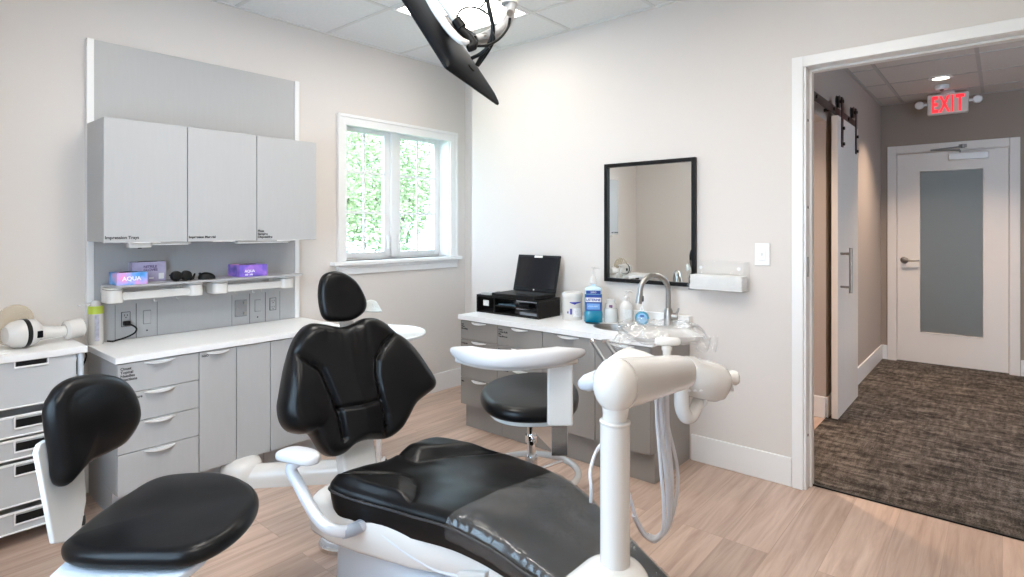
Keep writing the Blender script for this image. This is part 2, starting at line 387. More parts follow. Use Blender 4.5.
LIGHT = emit_mat('lit_diffuser', (1, .94, .86), 18.)
LIGHT2 = emit_mat('lit_diffuser_dim', (1, .94, .86), 8.5)
def ceiling_light(ix, iy, label, m=None):
    x0, y1 = GX[ix], GY[iy]; x1, y0 = GX[ix + 1], GY[iy + 1]
    t = thing('ceiling_light', label, 'ceiling light', ((x0 + x1) / 2, (y0 + y1) / 2, CEIL - .01), 'square panel lights in the ceiling grid')
    f = G()
    for a in ((x0 + .012, x0 + .03, y0 + .012, y1 - .012), (x1 - .03, x1 - .012, y0 + .012, y1 - .012), (x0 + .03, x1 - .03, y0 + .012, y0 + .03), (x0 + .03, x1 - .03, y1 - .03, y1 - .012)):
        f.box(*a, CEIL - .012, CEIL)
    meshobj('frame', f, M['white'], t, bevel=.002)
    d = G(); d.box(x0 + .03, x1 - .03, y0 + .03, y1 - .03, CEIL - .009, CEIL - .002); meshobj('diffuser', d, m or LIGHT, t)
ceiling_light(3, 0, 'lit square ceiling panel above the tilted black monitor', LIGHT2)
ceiling_light(1, 1, 'lit square ceiling panel added out of view to brighten the grey wall cupboards')  # this panel and the next two are unseen, added to brighten the room
ceiling_light(2, 3, 'lit square ceiling panel added out of view near the open doorway', LIGHT2)
ceiling_light(0, 3, 'lit square ceiling panel added out of view by the near wall')

# baseboards
BH = .147
def board(name, x0, x1, y0, y1, h=BH, m=None):
    g = G(); g.box(x0, x1, y0, y1, 0, h); struct(name, g, m or M['white'], bevel=.004)
board('baseboard_left', XB, XRE, YL - .014, YL)
board('baseboard_right', XR - .014, XR, .815, 1.345)
board('baseboard_recess', XRE - .014, XRE, YRE, YL - .014)
board('baseboard_back', XB, XB + .014, YN, YL - .014)
board('baseboard_near', XB + .014, XR, YN, YN + .014)

# doorway casing
g = G()
yo, yi = .813, .760
g.box(XR - .018, XR, yi, yo, 0, 2.177); g.box(XR - .018, XR, DY0 - .065, DY0 - .012, 0, 2.177); g.box(XR - .018, XR, DY0 - .012, yi, 2.124, 2.177)
g.box(XR - .006, XH + .006, DY1, DY1 + .02, 0, DZ + .02); g.box(XR - .006, XH + .006, DY0 - .02, DY0, 0, DZ + .02); g.box(XR - .006, XH + .006, DY0, DY1, DZ, DZ + .02)
g.box(XR + .05, XR + .10, DY1 - .012, DY1, 0, DZ - .012); g.box(XR + .05, XR + .10, DY0, DY0 + .012, 0, DZ - .012); g.box(XR + .05, XR + .10, DY0, DY1, DZ - .012, DZ)
g.box(XH, XH + .016, DY1 + .006, DY1 + .07, 0, 2.18); g.box(XH, XH + .016, DY0 - .07, DY0 - .006, 0, 2.18); g.box(XH, XH + .016, DY0 - .07, DY1 + .07, DZ + .006, 2.18)
tr = struct('trim_1', g, M['white'], 'white casing round the open doorway to the hall', 'door casing', bevel=.003)
tr.data.name = 'trim_1'
for z, big in ((1.86, 0), (1.42, 0), (1.12, 1), (.27, 0)):
    g = G()
    if big: g.box(XR + .012, XR + .034, DY1 - .003, DY1, z - .05, z + .05)
    else: g.cyl((XR + .025, DY1 - .002, z), (XR + .025, DY1, z), .007, n=12)
    meshobj('strike_plate' if big else 'screw_hole', g, M['steel'] if big else M['iron'], tr)
g = G(); g.box(XH - .057, XH - .045, DY0, DY1, 0, .008); struct('trim_2', g, M['black'], 'dark strip where the wood floor meets the hall carpet', 'threshold', bevel=.002)

# window
w = thing('window_1', 'white double casement window with grid bars looking onto trees', 'window', ((WX0 + WX1) / 2, YL, WZ0), kind='structure')
g = G()
cl, crr, ct = 2.212, 3.345, 2.105
ci, co_, zi = WX0 + .004, WX1 - .012, 2.03
g.box(cl + .022, ci, YL - .02, YL, WZ0, zi); g.box(co_, crr - .022, YL - .02, YL, WZ0, zi); g.box(cl + .022, crr - .022, YL - .02, YL, zi, ct - .022)
g.box(cl, cl + .022, YL - .028, YL, WZ0, ct - .022); g.box(crr - .022, crr, YL - .028, YL, WZ0, ct - .022); g.box(cl, crr, YL - .028, YL, ct - .022, ct)
meshobj('casing', g, M['white'], w, bevel=.003)
g = G(); g.box(2.165, crr + .025, YL - .055, YL + .12, WZ0 - .028, WZ0); meshobj('sill', g, M['white'], w, bevel=.006)
g = G(); g.box(cl, crr, YL - .018, YL, WZ0 - .092, WZ0 - .028); g.box(cl, crr, YL - .026, YL - .018, WZ0 - .05, WZ0 - .028); meshobj('apron', g, M['white'], w, bevel=.003)
g = G()
ys0, ys1 = YL + .115, YL + .17
g.box(WX0, WX0 + .02, YL, ys1, WZ0, WZ1); g.box(WX1 - .02, WX1, YL, ys1, WZ0, WZ1); g.box(WX0 + .02, WX1 - .02, YL, ys1, WZ1 - .012, WZ1); g.box(WX0 + .02, WX1 - .02, YL + .12, ys1, WZ0, WZ0 + .012)
xm = (WX0 + WX1) / 2
g.box(xm - .026, xm + .026, YL + .09, ys1, WZ0 + .012, WZ1 - .012)
meshobj('frame', g, M['white'], w, bevel=.002)
for a, b in ((WX0 + .02, xm - .026), (xm + .026, WX1 - .02)):
    z0, z1, t = WZ0 + .012, WZ1 - .012, .052
    g = G(); g.box(a, a + t, ys0, ys0 + .035, z0, z1); g.box(b - t, b, ys0, ys0 + .035, z0, z1); g.box(a + t, b - t, ys0, ys0 + .035, z0, z0 + t - .012); g.box(a + t, b - t, ys0, ys0 + .035, z1 - .03, z1)
    s = meshobj('sash', g, M['white'], w, bevel=.003)
    g = G(); g.box(a + t, b - t, ys0 + .016, ys0 + .02, z0 + t - .012, z1 - .03); meshobj('pane', g, M['glass'], s)
    g = G(); zb_ = z0 + t - .012; h = z1 - .03 - zb_
    g.box((a + b) / 2 - .009, (a + b) / 2 + .009, ys0 + .006, ys0 + .012, zb_, z1 - .03)
    for q in (1, 2): g.box(a + t, b - t, ys0 + .007, ys0 + .013, zb_ + h * q / 3 - .009, zb_ + h * q / 3 + .009)
    meshobj('grid_bars', g, M['white'], s)
    g = G(); g.box(b - .03 if a < xm - .2 else a + .008, b - .008 if a < xm - .2 else a + .03, ys0 - .018, ys0, z0 + .06, z0 + .16); meshobj('latch', g, M['white'], s, bevel=.004)

# outdoors: lawn, trees and shrubs beyond the window
g = G(); g.box(-10, 25, YL + .16, 40, -.9, -.5); tag(meshobj('ground', g, mat('lawn', (.10, .20, .05), .9, vary=(6, .3))), kind='structure')
LEAF = [mat('leaf_%s' % n, c, .55, vary=(9, .35)) for n, c in (('light', (.31, .34, .18)), ('mid', (.20, .25, .13)), ('blue', (.14, .20, .13)))]
BARK = mat('bark', (.10, .075, .055), .9, vary=(20, .3))
def tree(name, label, cat, x, y, blobs, nleaf, size, m, trunk=.09):
    t = thing(name, label, cat, (x, y, -.5), 'greenery outside the window')
    rnd = random.Random(int(x * 100 + y * 10)); g = G()
    tot = sum(b[3] ** 3 for b in blobs)
    for bx, by, bz, br in blobs:
        for _ in range(int(nleaf * br ** 3 / tot)):
            d = V((rnd.gauss(0, 1), rnd.gauss(0, 1), rnd.gauss(0, 1))).normalized() * br * rnd.random() ** .45
            p = V((x + bx, y + by, bz)) + d
            u = V((rnd.gauss(0, 1), rnd.gauss(0, 1), rnd.gauss(0, .6))).normalized(); v = u.orthogonal().normalized()
            v = (v * math.cos(rnd.random() * 6) + u.cross(v) * math.sin(rnd.random() * 6)).normalized()
            a = size * rnd.uniform(.7, 1.4)
            g.poly([p - u * a, p + v * a * .45 - u * a * .1, p + u * a, p - v * a * .45 - u * a * .1])
    meshobj('foliage', g, m, t, ang=180, recalc=False)
    g = G(); top = max(b[2] for b in blobs)
    g.tube([(x, y, -.5), (x + .05, y, .6), (x - .04, y + .03, 1.5), (x + .03, y, top)], [trunk, trunk * .8, trunk * .6, trunk * .2], 10, k=4)
    for bx, by, bz, br in blobs: g.tube([(x, y, max(bz - br * .8, .1)), (x + bx * .5, y + by * .5, bz - br * .2), (x + bx, y + by, bz + br * .4)], [trunk * .5, trunk * .3, trunk * .1], 8, k=3)
    meshobj('trunk', g, BARK, t)
tree('leafy_tree', 'pale green leafy tree filling the left window sash', 'tree', 4.6, 7.9, [(0, 0, 2.6, 1.25), (-.7, .3, 1.5, .8), (.7, .1, 1.4, .7), (.1, 0, 3.8, 1.)], 11000, .04, LEAF[0])
tree('leafy_tree', 'pale green leafy tree filling the right window sash', 'tree', 7.1, 9.0, [(0, 0, 2.7, 1.2), (-.6, 0, 1.7, .8), (.7, .3, 1.9, .9), (.2, 0, 4.0, 1.2)], 11000, .042, LEAF[0])
tree('garden_shrub', 'bluish green shrub at the bottom of the left sash', 'shrub', 3.55, 5.9, [(0, 0, .75, .42), (-.4, .1, .5, .35), (.4, 0, .55, .38)], 2600, .05, LEAF[2], .03)
tree('garden_shrub', 'mid green shrub low in the right sash', 'shrub', 5.6, 7.1, [(0, 0, .6, .5), (.6, .1, .45, .4), (-.5, 0, .4, .4)], 2400, .055, LEAF[1], .03)
tree('leafy_tree', 'distant green tree standing behind the other two', 'tree', 8.3, 14.5, [(0, 0, 3., 2.2), (-2., 0, 2.2, 1.6), (2.4, 0, 2.4, 1.8)], 7000, .13, LEAF[1], .15)

# hall
g = G()
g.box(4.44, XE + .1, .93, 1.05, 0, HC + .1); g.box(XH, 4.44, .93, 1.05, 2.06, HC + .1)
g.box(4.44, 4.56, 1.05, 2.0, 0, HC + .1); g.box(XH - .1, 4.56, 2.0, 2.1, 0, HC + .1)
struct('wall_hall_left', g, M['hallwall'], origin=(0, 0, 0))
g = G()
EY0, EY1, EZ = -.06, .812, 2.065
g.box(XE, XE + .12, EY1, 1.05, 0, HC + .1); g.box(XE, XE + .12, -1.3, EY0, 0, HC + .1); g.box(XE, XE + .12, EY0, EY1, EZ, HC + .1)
struct('wall_hall_end', g, mat('taupe_paint_shaded', (.34, .275, .23), .75, spec=.2, vary=(1.2, .012)), origin=(0, 0, 0))  # taupe accent paint, darkened as well for the shadow above the door
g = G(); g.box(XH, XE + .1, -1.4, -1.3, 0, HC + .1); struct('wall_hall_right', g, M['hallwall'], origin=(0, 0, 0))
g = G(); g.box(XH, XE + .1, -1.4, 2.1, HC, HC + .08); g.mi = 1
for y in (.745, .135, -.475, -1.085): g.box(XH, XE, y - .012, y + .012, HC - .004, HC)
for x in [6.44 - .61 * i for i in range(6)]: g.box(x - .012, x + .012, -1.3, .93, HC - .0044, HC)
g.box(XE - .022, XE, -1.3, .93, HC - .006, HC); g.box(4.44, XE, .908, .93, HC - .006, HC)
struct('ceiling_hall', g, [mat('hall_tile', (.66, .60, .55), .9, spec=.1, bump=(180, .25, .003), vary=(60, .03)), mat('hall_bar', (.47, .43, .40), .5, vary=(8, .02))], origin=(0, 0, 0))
board('baseboard_hall_left', 4.44, XE, .916, .93); board('baseboard_hall_end', XE - .014, XE, .875, .916); board('baseboard_hall_right', XE - .014, XE, -1.3, -.125)
board('baseboard_alcove', 4.426, 4.44, .93, 2.0)

# exit door
ew = mat('door_white', (.80, .75, .70), .4, vary=(4, .012))
d = thing('door_1', 'white door at the end of the hall with a frosted glass panel', 'door', (XE, .375, 0), kind='structure')
g = G()
g.box(XE - .018, XE, .80, .873, 0, 2.125); g.box(XE - .018, XE, -.121, -.05, 0, 2.125); g.box(XE - .018, XE, -.05, .80, 2.05, 2.125)
g.box(XE, XE + .12, EY1 - .015, EY1, 0, EZ); g.box(XE, XE + .12, EY0, EY0 + .015, 0, EZ); g.box(XE, XE + .12, EY0, EY1, EZ - .02, EZ)
meshobj('casing', g, ew, d, bevel=.003)
g = G(); gy0, gy1, gz0, gz1 = .128, .616, .30, 1.87; a, b = EY0 + .018, EY1 - .018
g.box(XE + .015, XE + .06, a, gy0, .012, EZ - .023); g.box(XE + .015, XE + .06, gy1, b, .012, EZ - .023); g.box(XE + .015, XE + .06, gy0, gy1, .012, gz0); g.box(XE + .015, XE + .06, gy0, gy1, gz1, EZ - .023)
leaf = meshobj('leaf', g, ew, d)
g = G(); g.box(XE + .034, XE + .040, gy0, gy1, gz0, gz1)
fr = mat('frosted_glass', (.62, .62, .60), .38); fr.node_tree.nodes['Principled BSDF'].inputs['Transmission Weight'].default_value = .85
meshobj('glass_panel', g, fr, leaf)
g = G(); 
for q in ((gy0, gy0 + .008, gz0, gz1), (gy1 - .008, gy1, gz0, gz1), (gy0 + .008, gy1 - .008, gz0, gz0 + .008), (gy0 + .008, gy1 - .008, gz1 - .008, gz1)): g.box(XE + .010, XE + .034, *q)
meshobj('glazing_bead', g, ew, leaf, bevel=.002)
g = G(); hy = .735; hz = 1.0
g.lathe([(.001, 0), (.032, 0), (.034, .006), (.022, .012), (.013, .014), (.012, .05), (.001, .055)], (XE + .015, hy, hz), up=V((-1, 0, 0)))
g.tube([(XE - .032, hy, hz), (XE - .038, hy - .03, hz + .002), (XE - .036, hy - .07, hz), (XE - .03, hy - .125, hz + .002)], [.012, .011, .009, .008], 12, k=4)
meshobj('lever_handle', g, M['steel'], d)
g = G(); cx0, cx1 = .175, .455
g.obox((XE - .012, .24, 1.985), V((1, 0, 0)), UY, UZ, .03, .145, .03)
cl_ = meshobj('door_closer', g, M['silver'], d, bevel=.006)
g = G(); g.tube([(XE - .035, .30, 2.025), (XE - .06, .30, 2.045), (XE - .085, .52, 2.05)], .007, 8); g.tube([(XE - .085, .52, 2.055), (XE - .03, .28, 2.075)], .006, 8); g.cyl((XE - .035, .28, 2.06), (XE - .035, .28, 2.095), .016); g.box(XE - .035, XE - .018, .25, .31, 2.065, 2.095)
meshobj('closer_arm', g, M['steel'], cl_)
# vestibule seen blurred through the frosted panel
g = G(); g.box(XE + .12, XE + 1.6, -.8, 1.6, -.08, 0); struct('floor_vestibule', g, mat('brown_tile', (.35, .20, .13), .6, vary=(5, .1)), origin=(0, 0, 0))
g = G(); g.box(XE + 1.6, XE + 1.7, -.8, 1.6, 0, 2.6); g.box(XE + .12, XE + 1.7, -.9, -.8, 0, 2.6); g.box(XE + .12, XE + 1.7, 1.6, 1.7, 0, 2.6); g.box(XE + .12, XE + 1.7, -.9, 1.7, 2.6, 2.7)
struct('wall_vestibule', g, mat('vestibule_grey', (.30, .30, .29), .8, vary=(2, .05)), origin=(0, 0, 0))

# sliding barn door
d = thing('door_2', 'white sliding barn door hung from a black rail in the hall', 'door', (4.63, .87, 0), kind='structure')
g = G(); g.box(4.42, 5.133, .852, .892, .012, 2.085); meshobj('leaf', g, ew, d, bevel=.002)
g = G(); g.box(3.30, 5.20, .870, .878, 2.095, 2.15)
for x in (3.42, 3.9, 4.38, 4.86): g.cyl((x, .878, 2.122), (x, .93, 2.122), .012, n=12); g.cyl((x, .861, 2.122), (x, .870, 2.122), .013, n=6)
meshobj('rail', g, M['iron'], d, bevel=.001)
for x in (4.54, 5.04):
    g = G(); g.lathe([(.008, -.01), (.046, -.01), (.040, -.004), (.040, .004), (.046, .01), (.008, .01)], (x, 0.874, 2.198), up=V((0, 1, 0)))
    for a in range(5): g.cyl((x, 0.874, 2.198), (x + .04 * math.cos(a * 1.2566), 0.874, 2.198 + .04 * math.sin(a * 1.2566)), .004, n=6)
    r = meshobj('roller', g, M['iron'], d)
    g = G(); g.box(x - .024, x + .024, .845, .852, 1.88, 2.225); g.cyl((x, .838, 2.198), (x, .88, 2.198), .012, n=12)
    for z in (1.9, 2.01): g.cyl((x, .832, z), (x, .845, z), .012, n=6)
    meshobj('hanger_strap', g, M['iron'], r)
g = G(); g.cyl((4.50, .79, .87), (4.50, .79, 1.18), .011)
for z in (.91, 1.14): g.cyl((4.50, .79, z), (4.50, .852, z), .008)
meshobj('pull_bar', g, M['steel'], d)

# exit sign, ceiling can, smoke sensor
RED = emit_mat('red_glow', (1, .02, .03), 1.0)
sx, sy0, sy1, sz0, sz1 = 6.5, .225, .525, 2.345, 2.53
t = thing('exit_sign', 'lit red exit sign with two lamp heads hanging in the hall', 'exit sign', (sx, .375, sz0))
g = G(); g.box(sx - .03, sx + .03, sy0, sy1, sz0, sz1); body = meshobj('housing', g, mat('sign_housing', (.72, .68, .63), .45, vary=(5, .02)), t, bevel=.012, seg=3)
text('EXIT', .200, (sx - .0315, .375, sz0 + .022), (0, -1, 0), UZ, RED, body, align='CENTER', ext=.001, bold=.0055, spacing=1.2, xs=.50)
g = G(); g.cyl((sx, .375, sz1), (sx, .375, HC), .02); g.lathe([(.001, 0), (.06, 0), (.06, .012), (.045, .03), (.001, .03)], (sx, .375, HC - .03)); meshobj('canopy', g, M['white'], t)
for y, s in ((sy0, -1), (sy1, 1)):
    g = G(); g.cyl((sx, y, 2.45), (sx, y + s * .045, 2.45), .012); g.lathe([(.001, .02), (.03, .02), (.036, 0), (.036, -.015), (.001, -.03)], (sx - .005, y + s * .06, 2.45), up=V((-1, 0, -.1))); l = meshobj('lamp_head', g, M['white'], t)
    g = G(); g.lathe([(.001, .022), (.024, .022), (.024, .0195), (.001, .0195)], (sx - .0055, y + s * .06, 2.45), up=V((-1, 0, -.1))); meshobj('lens', g, M['silver'], l)
WARM = emit_mat('warm_lens', (1, .88, .76), 8.)
def can_light(x, y, label, watts=12):
    t = thing('recessed_light', label, 'ceiling light', (x, y, HC - .01), 'round recessed lights in the hall ceiling')
    g = G(); g.lathe([(.055, 0), (.085, 0), (.085, -.006), (.06, -.012), (.055, -.004)], (x, y, HC), cap=False); meshobj('trim_ring', g, M['white'], t)
    g = G(); g.lathe([(.001, -.006), (.056, -.006), (.056, -.003), (.001, -.003)], (x, y, HC)); meshobj('lens', g, WARM, t)
    la = bpy.data.lights.new('bulb', 'AREA'); la.shape = 'DISK'; la.size = .10; la.spread = 1.75; la.energy = watts; la.color = (1, .77, .58); lo_ = bpy.data.objects.new('bulb', la); COL.objects.link(lo_); lo_.parent = t; lo_.location = (0, 0, -.012)
can_light(5.86, .385, 'round recessed ceiling light in front of the exit sign')
can_light(4.7, -.35, 'round recessed ceiling light added out of view to light the hall by the doorway', 4)  # unseen lamp, added to raise the light in the hall
can_light(3.85, 1.5, 'round recessed ceiling light added out of view to brighten the alcove behind the barn door', 12)  # unseen lamp, added because the alcove came out too dark
g = G(); g.lathe([(.001, 0), (.055, 0), (.055, -.02), (.042, -.036), (.001, -.036)], (6.2, .40, HC)); t = solo('smoke_sensor', 'small round white sensor on the hall ceiling behind the recessed light', 'sensor', g, M['white'])
g = G(); g.lathe([(.001, -.034), (.016, -.034), (.014, -.042), (.001, -.042)], (6.2, .40, HC)); meshobj('sensor_lens', g, M['black'], t)

# ------------------------------------------------------------------ left wall: panel, cupboards, base units
PX0, PX1, PZ = .797, 1.925, 2.255
t = thing('wall_panel', 'tall grey laminate back panel with white edge strips behind the cupboards', 'wall panel', ((PX0 + PX1) / 2, YL - .02, .742))
g = G(); g.box(PX0 + .03, PX1 - .03, YL - .022, YL, .742, PZ); meshobj('panel', g, M['lam'], t)
for a, b in ((PX0, PX0 + .03), (PX1 - .03, PX1)):
    g = G(); g.box(a, b, YL - .03, YL, .742, PZ + .002); o = meshobj('edge_strip', g, M['white'], t, bevel=.002); o['label'] = 'white edge strip'

def crescent(c, out, along, L=.13, D=.026, th=.005):
    """curved lip pull: out = direction away from the door"""
    a, b = [], []
    for i in range(13):
        s = -1 + i / 6
        a.append(c + along * (s * L / 2) + out * (D * (1 - s * s)) - UZ * (.006 * (1 - s * s)))
    return [p + out * .0005 for p in [c + along * (L / 2), c - along * (L / 2)]], a
def pull(parent, c, out, along, L=.13, D=.026):
    g = G(); _, arc = crescent(V(c), V(out), V(along), L, D)
    g.prism(arc, (0, 0, .0045))
    o = meshobj('handle', g, M['silver'], parent, ang=30); return o

UY0, UZ0, UZ1 = 3.167, 1.25, 1.832
ux = [.797, 1.152, 1.498, 1.885]
ux[1] = at_y(187.6, 200, UY0 - .0).x; ux[2] = at_y(256.8, 200, UY0).x
ulabels = ['grey wall cupboard on the left above the blue glove box', 'middle grey wall cupboard between two others', 'grey wall cupboard on the right nearest the window']
utext = ['Impression Trays', 'Impression Material', 'Floss\nSamples\nDisposables']
for i in range(3):
    a, b = ux[i], ux[i + 1]
    t = thing('wall_cupboard', ulabels[i], 'cupboard', ((a + b) / 2, 3.3, UZ0), 'grey wall cupboards')
    g = G(); g.box(a + .001, b - .001, UY0 + .02, YL - .03, UZ0, UZ1); meshobj('carcass', g, M['lam'], t, bevel=.001)
    g = G(); g.box(a + .0018, b - .0018, UY0, UY0 + .019, UZ0 - .004, UZ1); d = meshobj('door', g, M['lam'], t, bevel=.0015)
    text(utext[i], [.020, .0165, .0175][i], (a + .006, UY0 - .0006, UZ0 + [.014, .014, .044][i]), UX, UZ, M['ink'], d, bold=.0005)
    g = G(); g.box(a + [.10, .12, .11][i], a + [.235, .235, .25][i], UY0 - .012, UY0 + .003, UZ0 - .007, UZ0 - .0035); meshobj('handle', g, M['silver'], d, bevel=.001)
strip = emit_mat('strip_lens', (.9, .9, .88), .25)
for k, (xa, xb, lab) in enumerate(((.99, 1.19, 'slim light strip under the left wall cupboard'), (1.43, 1.74, 'slim light strip under the right wall cupboard'))):
    t = thing('light_strip', lab, 'light', ((xa + xb) / 2, 3.25, UZ0), 'slim light strips under the cupboards')
    g = G(); g.box(xa, xb, 3.21, 3.27, UZ0 - .016, UZ0 + .001); meshobj('housing', g, M['plastic'], t, bevel=.003)
    g = G(); g.box(xa + .01, xb - .01, 3.215, 3.265, UZ0 - .019, UZ0 - .016); meshobj('lens', g, strip, t)
g = G(); g.rbox(.905, 1.0, 3.175, 3.235, UZ0 - .03, UZ0 + .001, .008); t = solo('sensor_box', 'small white plastic box under the left wall cupboard', 'sensor', g, M['plastic'], bevel=.003)
g = G(); g.cyl((.955, 3.2, UZ0 - .034), (.955, 3.2, UZ0 - .03), .008); meshobj('button', g, M['black'], t)

# worktop and base units
CZ = .742; CF = 2.985; CX0, CX1 = .793, 1.945
g = G(); g.box(CX0, CX1, CF - .012, YL - .03, CZ - .03, CZ); solo('worktop', 'white worktop under the grey wall cupboards', 'worktop', g, M['counter'], bevel=.004)
def drawer_unit(name, label, a, b, hs, texts, axis, front, back, z0, z1, kick, group, lipL=.13):
    LM = M['lam'] if axis == 'x' else M['lamshaded']
    """axis 'x': fronts face -y (a..b along x); axis 'y': fronts face -x (a..b along y)"""
    def bx(g, p, q, f0, f1, za, zb): g.box(p, q, f0, f1, za, zb) if axis == 'x' else g.box(f0, f1, p, q, za, zb)
    mid = ((a + b) / 2, (front + back) / 2, 0) if axis == 'x' else ((front + back) / 2, (a + b) / 2, 0)
    t = thing(name, label, 'cabinet', mid, group)
    g = G(); bx(g, a + .001, a + .019, front + .02, back, z0, z1); bx(g, b - .019, b - .001, front + .02, back, z0, z1); bx(g, a + .019, b - .019, back - .012, back, z0, z1); bx(g, a + .019, b - .019, front + .02, back - .012, z0, z0 + .018); bx(g, a + .001, b - .001, front + kick, back, 0, z0); meshobj('carcass', g, LM, t, bevel=.001)
    out = V((0, -1, 0)) if axis == 'x' else V((-1, 0, 0)); al = UX if axis == 'x' else UY
    z = z1 - .003
    for i, h in enumerate(hs):
        g = G(); bx(g, a + .0018, b - .0018, front, front + .019, z - h + .0016, z - .0016)
        isd = h > .35
        dr = meshobj('door' if isd else 'drawer', g, LM, t, bevel=.0015)
        c = (a + b) / 2
        P = V((c, front, z - .012)) if axis == 'x' else V((front, c, z - .012))
        pull(dr, P, out, al, lipL)
        if texts[i]:
            s, sz = texts[i]; n = s.count('\n')
            o = V((a + .012, front - .0006, z - .012 - sz)) if axis == 'x' else V((front - .0006, b - .008, z - .016 - sz))
            text(s, sz, o, al if axis == 'x' else -UY, UZ, M['ink'], dr, bold=.0004)
        z -= h
    return t
LU = 'grey base cabinets along the window wall'
Z0, Z1 = .118, CZ - .03
hh = Z1 - Z0
drawer_unit('base_cabinet', 'grey four-drawer base cabinet at the left end under the worktop', CX0 + .01, 1.145, [.135, .135, .135, hh - .408], [('Onset\nTopical\nNeedles\nInjections', .017), ('Patient Care', .017), None, None], 'x', CF, YL - .03, Z0, Z1, .075, LU)
drawer_unit('base_cabinet', 'grey single-door base cabinet beside the four drawers', 1.145, 1.325, [hh - .004], [('N2O', .015)], 'x', CF, YL - .03, Z0, Z1, .075, LU, .11)
def plain_door_unit(label, a, b):
    t = thing('base_cabinet', label, 'cabinet', ((a + b) / 2, 3.2, 0), LU)
    g = G(); g.box(a + .001, b - .001, CF + .02, YL - .03, Z0, Z1); g.box(a + .001, b - .001, CF + .075, YL - .03, 0, Z0); meshobj('carcass', g, M['lam'], t, bevel=.001)
    g = G(); g.box(a + .0018, b - .0018, CF, CF + .019, Z0 + .002, Z1 - .004); meshobj('door', g, M['lam'], t, bevel=.0015)
plain_door_unit('grey base cabinet with a plain door without handle', 1.325, 1.505)
plain_door_unit('grey base cabinet at the right end behind the chair back', 1.505, 1.94)

# outlets set flush in the panel
yp = YL - .022
def plate(name, label, cat, x0, x1, kind):
    z0, z1 = .752, .902
    t = thing(name, label, cat, ((x0 + x1) / 2, yp, z0), 'grey fittings in the back panel')
    for q in ((x0, x0 + .0022, z0 - .01, z1 + .02), (x1 - .0022, x1, z0 - .01, z1 + .02)): g = G(); g.box(q[0], q[1], yp - .0012, yp, q[2], q[3]); meshobj('seam', g, M['lamdark'], t)
    xm_ = (x0 + x1) / 2; zm = .845
    if kind == 'outlet':
        g = G(); g.box(xm_ - .018, xm_ + .018, yp - .004, yp, zm - .036, zm + .036); f = meshobj('face', g, M['lam'], t, bevel=.002)
        g = G(); 
        for dz in (-.019, .019):
            g.box(xm_ - .008, xm_ - .0055, yp - .0046, yp - .004, zm + dz - .003, zm + dz + .007); g.box(xm_ + .0055, xm_ + .008, yp - .0046, yp - .004, zm + dz - .003, zm + dz + .007); g.cyl((xm_, yp - .0046, zm + dz - .010), (xm_, yp - .004, zm + dz - .010), .003, n=8)
        for q in ((xm_ - .02, xm_ - .018, zm - .038, zm + .038), (xm_ + .018, xm_ + .02, zm - .038, zm + .038), (xm_ - .018, xm_ + .018, zm - .038, zm - .036), (xm_ - .018, xm_ + .018, zm + .036, zm + .038)): g.box(q[0], q[1], yp - .0042, yp, q[2], q[3])
        meshobj('slots', g, M['ink'], f)
    elif kind == 'switch':
        g = G(); g.box(xm_ - .017, xm_ + .017, yp - .006, yp, zm - .034, zm + .034); f = meshobj('rocker', g, M['lam'], t, bevel=.003)
        g = G(); g.box(xm_ - .018, xm_ + .018, yp - .0015, yp, zm - .036, zm + .036); meshobj('gap', g, M['lamdark'], f)
        g = G(); g.cyl((xm_, yp - .002, zm - .07), (xm_, yp, zm - .07), .004, n=12); meshobj('indicator', g, M['black'], t)
    else:
        g = G(); g.box(xm_ - .036, xm_ + .036, yp - .006, yp, zm - .055, zm + .045); f = meshobj('gas_plate', g, mat('plate_grey', (.28, .28, .285), .4, vary=(8, .03)), t, bevel=.006)
        for dx, dz in ((.022, .026), (.022, -.036), (-.024, -.004)):
            g = G(); g.cyl((xm_ + dx, yp - .014, zm + dz), (xm_ + dx, yp - .006, zm + dz), .0105 if dx > 0 else .005); meshobj('port', g, M['steel'], f)
    return t
PLAB = [('power_outlet', 'grey power outlet with a black plug, left of the back panel', 'power outlet', .917, 1.012, 'outlet'),
        ('rocker_switch', 'grey rocker switch beside the outlet holding the black plug', 'switch', 1.012, 1.111, 'switch'),
        ('gas_outlet', 'grey plate with round ports under the right half of the shelf', 'gas outlet', 1.501, 1.607, 'gas'),
        ('rocker_switch', 'grey rocker switch between the ported plate and the right outlet', 'switch', 1.607, 1.704, 'switch'),
        ('power_outlet', 'empty grey power outlet at the right end of the back panel', 'power outlet', 1.704, 1.798, 'outlet')]
for p in PLAB: plate(*p)
t = thing('power_cable', 'black plug and cord from the outlet down onto the worktop', 'cable', (.95, yp - .03, CZ))
g = G(); g.box(.9645 - .014, .9645 + .014, yp - .035, yp - .005, .815, .838); meshobj('plug', g, M['black'], t, bevel=.004)
g = G(); g.tube([(.975, yp - .03, .822), (1.0, yp - .04, .80), (.995, yp - .035, .775), (.96, yp - .03, .757), (.91, yp - .04, CZ + .006), (.895, yp - .045, CZ + .005), (.88, yp - .02, CZ + .005)], .0042, 8, k=6); meshobj('cord', g, M['black'], t)

